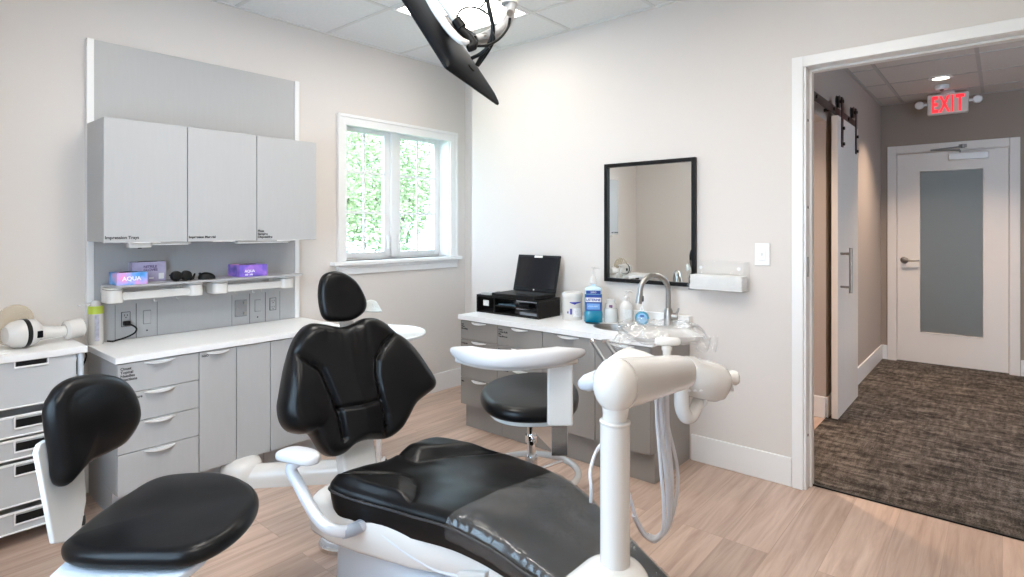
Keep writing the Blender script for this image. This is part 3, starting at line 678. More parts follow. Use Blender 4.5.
# shelf below the cupboards
SZ = 1.037; SY0, SY1 = 3.225, yp
t = thing('wall_shelf', 'frosted grey shelf on white brackets under the wall cupboards', 'shelf', (1.37, 3.35, .95))
g = G(); g.rbox(.848, 1.85, SY0, SY1, SZ - .010, SZ, .05); meshobj('shelf_board', g, M['smoke'], t, bevel=.002)
for a, b, in ((.835, .905), (1.199, 1.272), (1.321, 1.404), (1.705, 1.789)):
    g = G(); g.rbox(a, b, SY0 + .02, SY0 + .15, SZ - .085 if a < 1 else SZ - .080, SZ - .022, .03); g.rbox(a, b, SY0 + .02, SY0 + .15, SZ - .020, SZ - .011, .03); g.box(a + .02, b - .02, SY0 + .15, SY1, SZ - .05, SZ - .012); meshobj('bracket', g, M['plastic'], t, bevel=.003)
for a, b in ((.90, 1.21), (1.39, 1.72)):
    g = G(); g.box(a, b, SY0 + .035, SY0 + .06, SZ - .075, SZ - .035); meshobj('rail', g, M['plastic'], t, bevel=.004)
for x in (1.045, 1.15, 1.45, 1.55, 1.60):
    g = G(); g.tube([(x, SY0 + .06, SZ - .07), (x, SY0 + .06, SZ - .088), (x + .003, SY0 + .052, SZ - .096), (x + .005, SY0 + .045, SZ - .090)], .0018, 6, k=4); meshobj('hook', g, M['plastic'], t)

# things on the shelf
bluepink = print_mat('carton_blue_pink', [(.30, (.02, .16, .48)), (.44, (.10, .36, .80)), (.52, (.42, .40, .80)), (.62, (.85, .30, .62)), (.75, (.80, .22, .40))], 9, 2.3)
purplepink = print_mat('carton_purple_pink', [(.30, (.10, .08, .42)), (.44, (.24, .14, .66)), (.54, (.46, .22, .72)), (.64, (.78, .18, .60)), (.76, (.80, .12, .38))], 10, 5.1)
lav = print_mat('carton_lavender', [(.3, (.40, .36, .56)), (.7, (.56, .52, .70))], 14, 1.)
def carton(label, x0, x1, y0, y1, h, m, words, rot=0., slot=True):
    t = thing('glove_box', label, 'box', ((x0 + x1) / 2, (y0 + y1) / 2, SZ), 'cardboard glove boxes on the shelf')
    g = G(); g.box(x0, x1, y0, y1, SZ + .0005, SZ + h); b = meshobj('carton', g, m, t, bevel=.0015)
    if slot:
        g = G(); g.lathe([(.001, 0), (1, 0), (1, .0012), (.001, .0012)], ((x0 + x1) / 2, (y0 + y1) / 2, SZ + h), sx=(x1 - x0) * .3, sy=(y1 - y0) * .25, xd=UX); meshobj('opening', g, M['black'], b)
    for s, sz, dx, dz, mm in words: text(s, sz, (x0 + dx, y0 - .0006, SZ + dz), UX, UZ, mm, b, bold=.0006)
    t.rotation_euler.z = rot
    return t, b
wink = mat('white_ink', (.85, .88, .92), .5, vary=(9, .02)); dink = mat('violet_ink', (.16, .12, .26), .5, vary=(9, .02))
carton('blue and pink glove box at the left end of the shelf', .872, 1.003, 3.245, 3.372, .060, bluepink, [('AQUA', .028, .022, .022, wink)], .0)
t, b = carton('lavender glove box standing behind the blue and pink one', .975, 1.130, 3.378, 3.438, .103, lav, [('NITRILE\nGLOVES', .018, .05, .072, dink)])
g = G(); g.box(1.095, 1.12, 3.377, 3.378, SZ + .012, SZ + .042); meshobj('sticker', g, M['paper'], b)
g = G(); g.box(1.050, 1.072, 3.3772, 3.378, SZ + .014, SZ + .022); meshobj('sticker', g, M['paper'], b)
carton('purple and pink glove box at the right part of the shelf', 1.472, 1.633, 3.28, 3.425, .068, purplepink, [('AQUA', .02, .03, .026, wink), ('100  100', .013, .03, .008, wink)])
# safety goggles
t = thing('safety_goggles', 'black folded safety goggles in the middle of the shelf', 'goggles', (1.19, 3.31, SZ))
for s in (-1, 1):
    g = G(); g.lathe([(.016, 0), (.026, 0), (.028, .012), (.024, .03), (.018, .032)], (1.172 + s * .024, 3.30, SZ + .026), up=V((0, -1, .15)), n=20); l = meshobj('eyecup', g, M['black'], t)
    g = G(); g.lathe([(.001, .026), (.021, .026), (.019, .030), (.001, .031)], (1.172 + s * .024, 3.30, SZ + .026), up=V((0, -1, .15)), n=20); meshobj('lens', g, M['blackgloss'], l)
    g = G(); g.tube([(1.172 + s * .05, 3.30, SZ + .032), (1.192 + s * .045, 3.35, SZ + .03), (1.207 + s * .03, 3.37, SZ + .012)], .004, 8, k=5); meshobj('temple', g, M['black'], t)
g = G(); g.tube([(1.217, 3.31, SZ + .008), (1.228, 3.29, SZ + .008), (1.238, 3.30, SZ + .02), (1.245, 3.30, SZ + .036)], [.006, .007, .006, .004], 8, k=5); g.ball((1.217, 3.31, SZ + .014), .018, .016, .013); meshobj('strap', g, M['black'], t)
# mouse
t = thing('computer_mouse', 'black computer mouse on the shelf right of the goggles', 'mouse', (1.309, 3.31, SZ))
g = G(); rings = []
for i in range(13):
    s = -1 + i / 6; ww = math.sqrt(max(1 - abs(s) ** 2.4, .002)); rings.append([V((1.309 + s * .046, 3.31 + .03 * ww * math.cos(a), SZ + .001 + max(0, math.sin(a)) ** .7 * .036 * ww * (1 - .15 * s))) for a in [2 * PI * j / 20 for j in range(20)]])
g.loft(rings); meshobj('shell', g, M['black'], t, ang=60)
g = G(); g.cyl((1.274, 3.307, SZ + .031), (1.274, 3.313, SZ + .031), .007, n=12); meshobj('scroll_wheel', g, M['rubber'], t)

# spray can on the worktop
t = thing('spray_can', 'white spray can with a green band at the left end of the worktop', 'spray can', (.826, 3.405, CZ))
c = V((.826, 3.405, CZ)); g = G(); g.lathe([(.001, 0), (.030, 0), (.032, .004), (.032, .182), (.029, .192), (.001, .194)], c, cap=False); body = meshobj('body', g, M['plastic'], t)
g = G(); g.lathe([(.0325, .152), (.0325, .180), (.030, .190), (.0295, .190), (.0295, .152)], c, cap=False); meshobj('green_band', g, mat('lime_band', (.50, .60, .06), .4, vary=(6, .03)), body)
g = G(); g.lathe([(.001, .192), (.022, .192), (.022, .204), (.014, .216), (.001, .218)], c); g.tube([c + V((-.004, -.004, .210)), c + V((-.045, -.01, .203)), c + V((-.075, -.015, .199))], .0035, 8, k=3); meshobj('nozzle', g, M['plastic'], t)
g = G(); g.box(c.x - .012, c.x + .006, c.y - .0335, c.y - .030, CZ + .02, CZ + .148); meshobj('label', g, mat('can_print', (.42, .42, .5), .5, vary=(50, .3)), body)

# ------------------------------------------------------------------ drawer cart with the handheld x-ray unit
KY = 3.09; KX0, KX1 = .19, .708; KZ = .795
t = thing('drawer_cart', 'white wire-frame cart with grey mesh drawers at the left edge', 'cart', ((KX0 + KX1) / 2, 3.27, 0))
g = G(); g.box(KX0 - .01, KX1 + .01, KY - .012, YL - .03, KZ - .03, KZ); meshobj('top', g, M['white'], t, bevel=.005)
g = G()
for x in (KX0 + .012, KX1 - .012):
    for y in (KY + .01, YL - .06): g.cyl((x, y, .075), (x, y, KZ - .03), .011, n=12)
    for z in (.10, .42, KZ - .05): g.cyl((x, KY + .01, z), (x, YL - .06, z), .007, n=10)
for y in (KY + .01, YL - .06): g.cyl((KX0 + .012, y, .085), (KX1 - .012, y, .085), .011, n=12)
meshobj('frame', g, M['plasticcool'], t)
tops = [at_y(45, y, KY).z for y in (352, 411, 434, 457, 504)]; bots = [at_y(45, y, KY).z for y in (402, 430, 452, 497, 523)]
MESHM = M['mesh']
for i, (a, b) in enumerate(zip(tops, bots)):
    x0, x1 = KX0 + .03, KX1 - .03; y0, y1 = KY - .002, YL - .08
    g = G(); q = .008
    g.box(x0, x1, y0, y0 + .003, b, a); g.box(x0, x0 + .003, y0, y1, b, a); g.box(x1 - .003, x1, y0, y1, b, a); g.box(x0, x1, y1 - .003, y1, b, a); g.box(x0, x1, y0, y1, b, b + .003)
    dr = meshobj('drawer', g, MESHM, t)
    g = G(); g.tube([(x0, y0, a), (x1, y0, a), (x1, y1, a), (x0, y1, a)], .0055, 8, closed=True); g.tube([(x0, y0 - .001, b), (x1, y0 - .001, b)], .004, 8); meshobj('rim', g, M['white'], dr)
    xm_ = .525; hb = min(.045, (a - b) * .6)
    g = G(); g.box(xm_ - .05, xm_ + .05, y0 - .0035, y0 - .001, a - hb, a - .012); meshobj('handle_opening', g, M['black'], dr)
    g = G(); g.tube([(xm_ - .055, y0 - .003, a), (xm_ - .055, y0 - .003, a - hb - .004), (xm_ + .055, y0 - .003, a - hb - .004), (xm_ + .055, y0 - .003, a)], .0045, 8); meshobj('handle', g, M['white'], dr)
for x in (KX0 + .012, KX1 - .012):
    for y in (KY + .01, YL - .06):
        g = G(); g.cyl((x - .012, y, .030), (x + .012, y, .030), .030, n=20); g.tube([(x, y, .078), (x, y + .006, .06), (x, y + .008, .03)], .010, 8); meshobj('caster', g, M['rubber'], t)
# contents seen through the mesh
for (x, z0, hgt, r, lab) in ((.60, bots[0] + .004, .075, .030, 'small cream jar inside the top mesh drawer'),):
    g = G(); g.lathe([(.001, 0), (r, 0), (r, hgt - .016), (r * .9, hgt - .012), (r * .9, hgt), (.001, hgt)], (x, 3.2, z0)); solo('jar', lab, 'jar', g, mat('cream_jar', (.66, .66, .5), .5, vary=(9, .04)))
g = G(); rnd = random.Random(4); rings = []
for i in range(9):
    s = -1 + i / 4; ww = math.sqrt(max(1 - s * s, .004)); rings.append([V((.40 + s * .14, 3.25 + .09 * ww * math.cos(a), bots[0] + .052 + (.045 + rnd.uniform(-.012, .012)) * ww * math.sin(a))) for a in [2 * PI * j / 12 for j in range(12)]])
g.loft(rings); solo('plastic_bag', 'crumpled pale plastic bag inside the top mesh drawer', 'bag', g, mat('pale_bag', (.62, .63, .64), .4, vary=(18, .12), bump=(40, .6, .01)), ang=70)
g = G(); g.tube([(.735, 3.35, .62), (.75, 3.38, .70), (.765, 3.36, .735), (.778, 3.37, .69), (.755, 3.40, .60), (.735, 3.42, .50), (.74, 3.42, .20), (.75, 3.42, .004), (.752, 3.38, .004)], .004, 8, k=6); solo('cable', 'black cable hanging between the cart and the base cabinet', 'cable', g, M['black'])

# x-ray unit
t = thing('handheld_xray_unit', 'white handheld x-ray unit with round clear shield lying on the cart', 'x-ray unit', (.525, 3.235, KZ))
Xd = V((.97, .24, 0)).normalized(); Yd = V((-.24, .97, 0)).normalized(); c = V((.525, 3.235, KZ))
def xp(a, b, z): return c + Xd * a + Yd * b + UZ * z
g = G(); g.lathe([(.001, -.072), (.035, -.068), (.052, -.05), (.060, -.022), (.060, .012), (.056, .036), (.040, .052), (.001, .055)], xp(0, 0, .064), up=Xd, n=32); b = meshobj('body', g, M['plastic'], t)
g = G(); g.lathe([(.0612, -.010), (.0625, -.006), (.0625, .004), (.0612, .008)], xp(0, 0, .064), up=Xd, n=32, cap=False); meshobj('black_band', g, M['black'], b)
g = G(); g.obox(xp(.034, -.056, .058), Xd, Yd, UZ, .010, .006, .015); meshobj('display', g, M['blackgloss'], b, bevel=.002)
g = G(); g.tube([xp(.04, 0, .058), xp(.11, .005, .05), xp(.17, .008, .048)], [.036, .026, .025], 20, k=4); meshobj('handle', g, M['plastic'], t)
g = G(); g.tube([xp(.155, .008, .050), xp(.165, .008, .050), xp(.225, .012, .052), xp(.235, .012, .052)], [.032, .042, .044, .034], 20, flat=(1, 1.02)); meshobj('battery_grip', g, M['plastic'], t)
g = G(); g.lathe([(.001, 0), (.086, 0), (.090, .003), (.086, .006), (.001, .006)], xp(-.006, .075, .094), up=V((-.45, .9, .1)), n=40); o = meshobj('round_shield', g, clear_mat('amber_shield', (.93, .89, .82), .04, .08, haze=.16, hazecol=(.75, .68, .58)), t); o['label'] = 'round clear amber shield'
g = G(); g.tube([xp(-.006, .03, .07), xp(-.006, .07, .088)], [.045, .03], 20); meshobj('cone', g, mat('tan_cone', (.45, .36, .25), .4, vary=(5, .05)), t)
g = G(); g.box(.25, .47, 3.14, 3.36, KZ, KZ + .004); g.box(.26, .46, 3.15, 3.35, KZ + .004, KZ + .006); solo('tray_liner', 'thin white paper liner under the x-ray unit', 'paper liner', g, M['paper'], bevel=.001)
g = G(); g.lathe([(.001, 0), (.025, 0), (.03, .05), (.024, .075), (.001, .08)], (.335, 3.30, KZ + .006)); solo('cup', 'white rounded cup at the far left of the cart top', 'cup', g, M['plastic'])

# ------------------------------------------------------------------ right wall: bench with sink
BX, BY0, BY1, BZ = 2.658, 1.345, 2.735, .745
bench = 'grey base cabinets under the mirror'
z1 = BZ - .03; z0 = .16; hh = z1 - z0
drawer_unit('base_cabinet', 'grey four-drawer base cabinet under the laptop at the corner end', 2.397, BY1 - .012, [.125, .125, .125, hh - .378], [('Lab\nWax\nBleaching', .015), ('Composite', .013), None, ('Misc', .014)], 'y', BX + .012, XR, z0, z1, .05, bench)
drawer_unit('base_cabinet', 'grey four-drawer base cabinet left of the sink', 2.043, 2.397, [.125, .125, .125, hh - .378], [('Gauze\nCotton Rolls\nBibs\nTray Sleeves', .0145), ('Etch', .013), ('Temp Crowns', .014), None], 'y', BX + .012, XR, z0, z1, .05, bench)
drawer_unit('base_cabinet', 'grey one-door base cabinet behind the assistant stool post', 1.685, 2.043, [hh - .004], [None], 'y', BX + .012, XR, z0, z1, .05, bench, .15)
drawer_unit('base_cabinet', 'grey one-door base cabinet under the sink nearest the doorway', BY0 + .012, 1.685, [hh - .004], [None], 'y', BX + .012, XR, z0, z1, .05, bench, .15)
# worktop with sink cut-out
scx, scy, sa, sb = 2.90, 1.675, .105, .15
g = G(); xs0, xs1, ya, yb = BX, XR - .001, BY0 - .006, BY1
angs = sorted([2 * PI * i / 64 for i in range(64)] + [math.atan2(y - scy, x - scx) % (2 * PI) for x in (xs0, xs1) for y in (ya, yb)])
def border(a):
    dx, dy = math.cos(a), math.sin(a); t = 1e9
    if dx > 1e-9: t = min(t, (xs1 - scx) / dx)
    if dx < -1e-9: t = min(t, (xs0 - scx) / dx)
    if dy > 1e-9: t = min(t, (yb - scy) / dy)
    if dy < -1e-9: t = min(t, (ya - scy) / dy)
    return V((scx + dx * t, scy + dy * t, 0))
def ell(a):
    r = 1 / math.sqrt((math.cos(a) / sa) ** 2 + (math.sin(a) / sb) ** 2); return V((scx + r * math.cos(a), scy + r * math.sin(a), 0))
E_ = [ell(a) for a in angs]; B_ = [border(a) for a in angs]
up = UZ * BZ; dn = UZ * (BZ - .03)
g.loft([[p + up for p in E_], [p + up for p in B_], [p + dn for p in B_], [p + dn for p in E_]], cap=False, closed=True)
solo('worktop', 'white worktop with oval sink under the mirror', 'worktop', g, M['counter'], ang=30)
g = G(); g.box(XR - .016, XR - .001, BY0 - .004, 1.76, BZ, BZ + .072); g.box(XR - .05, XR - .016, BY0 - .004, BY0 + .10, BZ, BZ + .072); solo('backsplash', 'low white backsplash behind the tap', 'backsplash', g, M['counter'], bevel=.003)
t = thing('sink', 'oval stainless steel sink set in the white worktop', 'sink', (scx, scy, BZ - .14))
g = G(); g.lathe([(.001, -.13), (.35, -.13), (.72, -.12), (.88, -.09), (.95, -.03), (.985, -.004), (1.02, .0012), (1.02, .0028), (.97, .002), (.93, -.02), (.86, -.085), (.70, -.112), (.001, -.122)], (scx, scy, BZ), n=64, sx=sa, sy=sb, xd=UX, cap=False); meshobj('bowl', g, M['stain'], t)
g = G(); g.lathe([(.001, 0), (.022, 0), (.018, .004), (.001, .004)], (scx, scy, BZ - .122)); meshobj('drain', g, M['chrome'], t)
# tap
fx, fy = 3.072, 1.449
t = thing('faucet', 'tall brushed steel gooseneck tap behind the oval sink', 'faucet', (fx, fy, BZ))
fc = V((fx, fy, BZ)); od = (V((2.93, 1.535, 0)) - V((fx, fy, 0))).normalized()
ftop = at_x(650, 272, 3.05).z
def fp(a, z): return fc + od * a + UZ * z
hz = ftop - BZ
g = G(); g.lathe([(.001, 0), (.030, 0), (.030, .008), (.026, .014), (.025, .10), (.018, .115), (.001, .115)], fc); meshobj('base', g, M['steel'], t)
R_ = .092
g = G(); g.tube([fp(0, .10), fp(0, hz - R_ - .06)] + [fp(R_ * (1 - math.cos(a)), hz - R_ - .013 + R_ * math.sin(a)) for a in [PI * i / 14 for i in range(0, 14)]] + [fp(2 * R_, hz - R_ - .016)], .0155, 18); meshobj('neck', g, M['steel'], t)
g = G(); g.tube([fp(2 * R_ - .001, hz - R_ - .010), fp(2 * R_ + .003, hz - R_ - .035), fp(2 * R_ + .010, hz - R_ - .075)], [.0165, .018, .0195], 18); s = meshobj('spray_head', g, M['steel'], t)
g = G(); g.obox(fp(2 * R_ - .016, hz - R_ - .05), od, od.cross(UZ), UZ, .006, .006, .016); meshobj('spray_button', g, M['black'], s, bevel=.003)
g = G(); sd = V((.3, -1, 0)).normalized(); g.cyl(fc + UZ * .07, fc + sd * .05 + UZ * .07, .019); g.tube([fc + sd * .04 + UZ * .075, fc + sd * .052 + UZ * .10, fc + sd * .058 + UZ * .118], [.008, .006, .005], 10); meshobj('lever', g, M['steel'], t)

# mirror, dispenser, switch
t = thing('wall_mirror', 'rectangular mirror in a thin black frame above the worktop', 'mirror', (XR, 1.615, .982))
my0, my1, mz0, mz1, fw = 1.315, 1.906, .982, 1.716, .022
g = G(); g.box(XR - .012, XR - .008, my0 + .01, my1 - .01, mz0 + .01, mz1 - .01); meshobj('mirror_glass', g, M['mirror'], t)
g = G()
for q in ((my0, my0 + fw, mz0, mz1), (my1 - fw, my1, mz0, mz1), (my0 + fw, my1 - fw, mz0, mz0 + fw), (my0 + fw, my1 - fw, mz1 - fw, mz1)): g.box(XR - .03, XR - .0005, *q)
meshobj('frame', g, M['black'], t, bevel=.002)
t = thing('towel_dispenser', 'clear acrylic wall holder filled with white paper towels', 'towel holder', (XR - .06, 1.19, .975))
ay0, ay1, az0, az1, ax = 1.022, 1.328, .976, 1.135, XR - .105
g = G(); g.box(XR - .005, XR, ay0, ay1, az0, az1); g.box(ax, XR - .005, ay0, ay1, az0, az0 + .004); g.box(ax, ax + .004, ay0, ay1, az0 + .004, az0 + .098); g.box(ax + .004, XR - .005, ay0, ay0 + .004, az0 + .004, az1); g.box(ax + .004, XR - .005, ay1 - .004, ay1, az0 + .004, az1)
meshobj('holder', g, M['acrylic'], t, bevel=.001)
for y in (1.08, 1.29):
    g = G(); g.cyl((XR - .009, y, 1.095), (XR - .005, y, 1.095), .009, n=16); meshobj('screw', g, M['silver'], t)
rnd = random.Random(3)
t = thing('paper_towel_stack', 'stack of white folded paper towels inside the clear acrylic holder', 'paper towels', (XR - .055, 1.185, az0 + .004))
g = G(); z = az0 + .005
for i in range(11):
    e = rnd.uniform(0, .006); g.box(ax + .006 + e, XR - .012, ay0 + .008 + rnd.uniform(0, .006), ay1 - .008 - rnd.uniform(0, .006), z, z + .0065); z += .0071
meshobj('towels', g, M['paper'], t, bevel=.002)
t = thing('light_switch', 'white light switch plate on the wall beside the doorway', 'light switch', (XR, .96, 1.118))
g = G(); g.box(XR - .006, XR, .922, .998, 1.118, 1.236); p = meshobj('plate', g, M['white'], t, bevel=.003)
g = G(); g.obox((XR - .007, .96, 1.177), V((1, 0, -.06)).normalized(), UY, V((.06, 0, 1)).normalized(), .003, .016, .033); meshobj('rocker', g, M['white'], t, bevel=.002)
g = G(); g.box(XR - .0115, XR - .009, .955, .965, 1.170, 1.185); meshobj('indicator', g, M['tbar'], p)

# organiser with laptop
OX0, OX1, OY0, OY1, OH = 2.83, 3.06, 2.197, 2.733, .120
t = thing('desk_organizer', 'black wooden desk riser with open shelves under the laptop', 'desk organizer', ((OX0 + OX1) / 2, (OY0 + OY1) / 2, BZ))
bw = mat('black_wood', (.009, .008, .008), .45, spec=.2, vary=(30, .25), stretch=(1, 6, 1))
g = G(); g.box(OX0, OX1, OY0, OY1, BZ + OH - .014, BZ + OH); meshobj('top', g, bw, t, bevel=.002)
g = G(); g.box(OX0 + .004, OX1, OY0 + .014, OY1 - .014, BZ, BZ + .010); meshobj('bottom', g, bw, t, bevel=.001)
for a in (OY0, OY1 - .014): g = G(); g.box(OX0, OX1, a, a + .014, BZ, BZ + OH - .014); meshobj('side', g, bw, t, bevel=.001)
g = G(); g.box(OX0 + .01, OX1, OY0 + .014, 2.57, BZ + .052, BZ + .060); meshobj('shelf', g, bw, t, bevel=.001)
g = G(); g.box(OX0 + .005, OX1, 2.57, 2.58, BZ + .010, BZ + OH - .014); meshobj('divider', g, bw, t, bevel=.001)
g = G(); g.box(OX0 + .006, OX0 + .008, 2.625, 2.675, BZ + .048, BZ + .085); g.box(OX0 + .0056, OX0 + .006, 2.63, 2.67, BZ + .055, BZ + .078); solo('note_card', 'small pale card standing in the left bay of the black riser', 'card', g, mat('pale_card', (.62, .62, .60), .6, vary=(40, .15)))
g = G(); g.box(2.85, 3.02, 2.40, 2.55, BZ + .0605, BZ + .070); solo('tablet', 'slim blue-grey tablet lying on the middle shelf of the riser', 'tablet', g, mat('blue_grey_case', (.10, .17, .21), .3, vary=(8, .08)), bevel=.002)
t = thing('charger', 'black charger brick with a coiled cord on the riser shelf', 'charger', (2.89, 2.33, BZ + .060))
g = G(); g.box(2.86, 2.92, 2.30, 2.38, BZ + .0605, BZ + .085); meshobj('brick', g, M['black'], t, bevel=.004)
g = G(); g.tube([(2.86, 2.36, BZ + .075), (2.845, 2.39, BZ + .085), (2.85, 2.42, BZ + .078), (2.87, 2.40, BZ + .074), (2.855, 2.37, BZ + .088)], .003, 8, k=6); meshobj('cord', g, M['black'], t)
g = G(); g.box(2.86, 3.03, 2.225, 2.375, BZ + .011, BZ + .030); solo('notebook', 'grey notebook on the bottom of the black riser', 'notebook', g, mat('grey_cover', (.25, .27, .29), .5, vary=(8, .08)), bevel=.002)
g = G(); g.box(2.84, 2.93, 2.62, 2.70, BZ + OH, BZ + OH + .012); g.box(2.85, 2.92, 2.63, 2.69, BZ + OH + .012, BZ + OH + .014); solo('card_reader', 'small pale grey device on the left end of the riser top', 'card reader', g, mat('pale_device', (.42, .42, .41), .4, vary=(8, .05)), bevel=.003)
LZ = BZ + OH
t = thing('laptop', 'open black laptop with dark screen standing on the black riser', 'laptop', (2.95, 2.36, LZ))
ly0, ly1 = 2.21, 2.57; lx0, lx1 = 2.80, 3.035
g = G(); g.rbox(lx0, lx1, ly0, ly1, LZ + .004, LZ + .024, .012); g.box(lx0 + .03, lx1 - .03, ly0 + .03, ly1 - .03, LZ, LZ + .004); b = meshobj('base', g, M['black'], t, bevel=.002)
g = G(); g.box(lx0 + .10, lx1 - .03, ly0 + .02, ly1 - .02, LZ + .024, LZ + .0252); meshobj('keyboard', g, mat('keys', (.02, .021, .024), .5, vary=(120, .5)), b)
g = G(); g.box(lx0 + .02, lx0 + .08, 2.34, 2.44, LZ + .024, LZ + .0246); meshobj('touchpad', g, M['blackgloss'], b)
sv = (at_x(517.2, 252.5, 3.075) - V((3.025, ly1, LZ + .026))); tilt = math.atan2(.052, .205)
su = V((math.sin(tilt), 0, math.cos(tilt))); sn = V((-math.cos(tilt), 0, math.sin(tilt))); so = V((3.028, (ly0 + ly1) / 2, LZ + .024))
shh = .125
g = G(); g.obox(so + su * shh, UY, su, sn, .18, shh, .006); lid = meshobj('lid', g, M['black'], t, bevel=.004)
g = G(); g.obox(so + su * (shh + .006) + sn * .0062, UY, su, sn, .163, shh - .022, .0006); meshobj('screen', g, M['screen'], lid)
g = G(); g.obox(so + su * (2 * shh - .011) + sn * .0066, UY, su, sn, .034, .0075, .001); meshobj('webcam_cover', g, M['paper'], lid)
g = G(); g.cyl(so + su * .012 + sn * .006, so + su * .012 + sn * .0072, .006, n=16); meshobj('badge', g, M['silver'], lid)

# toiletries on the worktop
c = V((2.985, 2.05, BZ))
t = thing('wipes_tub', 'white cylindrical tub of wipes with blue print beside the laptop riser', 'wipes tub', c)
g = G(); g.lathe([(.001, 0), (.055, 0), (.057, .004), (.057, .128), (.001, .128)], c, n=40, cap=False); b = meshobj('tub', g, M['plastic'], t)
g = G(); g.lathe([(.0585, .125), (.0595, .13), (.059, .148), (.054, .155), (.001, .157)], c, n=40, cap=False); meshobj('lid', g, M['plastic'], t)
navy = mat('navy_ink', (.02, .03, .32), .4, vary=(9, .05))
fd = -V((c.x, c.y, 0)).normalized(); sd = UZ.cross(fd)       # toward the room / to the side
def wrap(g, c, r, a0, a1, z0, z1, n=10, zs=None):
    for i in range(n):
        q = [];  
        for t_ in (i / n, (i + 1) / n):
            a = a0 + (a1 - a0) * t_; q.append(fd * math.cos(a) * r + sd * math.sin(a) * r)
        za, zb = (zs(i / n), zs((i + 1) / n)) if zs else (z0, z0)
        g.poly([c + q[0] + UZ * za, c + q[1] + UZ * zb, c + q[1] + UZ * z1, c + q[0] + UZ * z1])
g = G(); wrap(g, c, .0575, -.25, 1.05, .09, .105, zs=lambda t_: .088 + .014 * t_ if t_ > .45 else .101 - .028 * t_); meshobj('blue_swoosh', g, navy, b)
g = G(); wrap(g, c, .0575, -.22, -.02, .035, .068, 4); wrap(g, c, .0575, -.52, -.38, .04, .052, 3); meshobj('blue_mark', g, navy, b)
g = G(); wrap(g, c, .0574, .1, 1.0, .02, .07, 8); meshobj('fine_print', g, mat('faint_print', (.74, .74, .76), .5, vary=(140, .2)), b)
t.scale = (1.08, 1.08, 1.09)
# mouthwash
c = V((2.985, 1.895, BZ)); fd = -V((c.x, c.y, 0)).normalized(); sd = UZ.cross(fd); wd = -sd
t = thing('mouthwash_bottle', 'large blue mouthwash bottle with a white pump', 'mouthwash', c)
liq = mat('blue_liquid', (.005, .22, .36), .08, coat=.5, vary=(4, .06)); clr = mat('pale_blue_plastic', (.50, .66, .76), .12, coat=.4, vary=(4, .03))
def slab_ring(c, w, d, z, n=28, p=3.2):
    o = []
    for j in range(n):
        a = 2 * PI * j / n; x = math.copysign(abs(math.cos(a)) ** (2 / p), math.cos(a)); y = math.copysign(abs(math.sin(a)) ** (2 / p), math.sin(a))
        o.append(c + sd * (x * w) + fd * (y * d) + UZ * z)
    return o
g = G(); g.loft([slab_ring(c, w_, d_, z) for w_, d_, z in ((.044, .03, 0), (.049, .034, .004), (.049, .034, .05), (.046, .032, .058), (.046, .032, .062), (.0465, .032, .12), (.0465, .032, .15))]); b = meshobj('bottle', g, liq, t, ang=60)
g = G(); g.loft([slab_ring(c, w_, d_, z) for w_, d_, z in ((.0465, .032, .15), (.046, .032, .168), (.043, .030, .182), (.030, .022, .190), (.014, .012, .193), (.012, .012, .205))]); meshobj('shoulder', g, clr, b, ang=60)
def front_panel(w, z0, z1, m, name, off=.0335):
    g = G(); g.obox(c + fd * off + UZ * (z0 + z1) / 2, sd, fd, UZ, w, .0012, (z1 - z0) / 2); return meshobj(name, g, m, b, bevel=.001)
ROY = mat('royal_label', (.015, .06, .30), .35, vary=(6, .05)); LB = mat('sky_label', (.16, .36, .72), .35, vary=(20, .12))
p0 = front_panel(.040, .064, .148, ROY, 'label'); front_panel(.038, .152, .170, ROY, 'neck_label', .0325)
front_panel(.041, .110, .133, M['paper'], 'brand_band', .0345)
front_panel(.034, .070, .102, LB, 'picture_band', .0346)
text('LISTERINE', .0172, c + fd * .0362 + UZ * .116, wd * -1 if False else UZ.cross(fd), UZ, ROY, p0, name='brand_lettering', align='CENTER', bold=.0006)
text('ZERO', .012, c + fd * .0345 + UZ * .157, UZ.cross(fd), UZ, M['paper'], p0, align='CENTER')
text('COOL MINT', .0095, c + fd * .0362 + UZ * .084, UZ.cross(fd), UZ, M['paper'], p0, align='CENTER')
g = G(); g.lathe([(.001, .203), (.016, .203), (.019, .207), (.017, .228), (.010, .245), (.006, .25), (.0055, .268), (.001, .268)], c); g.lathe([(.0035, .26), (.0035, .285), (.010, .286), (.012, .291), (.001, .293)], c); g.tube([c + UZ * .289, c + sd * .02 + UZ * .289, c + sd * .036 + UZ * .284], [.006, .0045, .0035], 8); meshobj('pump', g, M['plastic'], t)
t.scale = (1.14, 1.14, 1.14)
g = G(); g.lathe([(.001, .0), (.95, 0), (1, .002), (.001, .004)], V((2.935, 1.868, BZ)), sx=.03, sy=.05, xd=UX); solo('coaster', 'dark round coaster in front of the mouthwash bottle', 'coaster', g, M['black'])
# small bottle
c = V((3.055, 1.815, BZ)); fd = -V((c.x, c.y, 0)).normalized(); sd = UZ.cross(fd)
t = thing('medicine_bottle', 'small white capped bottle in a clear jar between the two pump bottles', 'bottle', c)
g = G(); g.lathe([(.001, 0), (.034, 0), (.036, .003), (.036, .066), (.033, .072), (.001, .073)], c, n=32, cap=False); b = meshobj('jar', g, mat('pale_grey_jar', (.66, .68, .68), .15, coat=.3, vary=(20, .06)), t)
g = G(); g.lathe([(.030, .073), (.030, .092), (.026, .098), (.001, .098)], c, n=32, cap=False); meshobj('bottle_top', g, M['plastic'], t)
g = G(); g.lathe([(.023, .097), (.0235, .118), (.021, .121), (.001, .122)], c, n=32, cap=False); meshobj('cap', g, M['plastic'], t)
g = G(); wrap(g, c, .0304, -.3, .3, .078, .092, 4); meshobj('printed_mark', g, mat('plum_ink', (.25, .08, .25), .5, vary=(9, .1)), b)
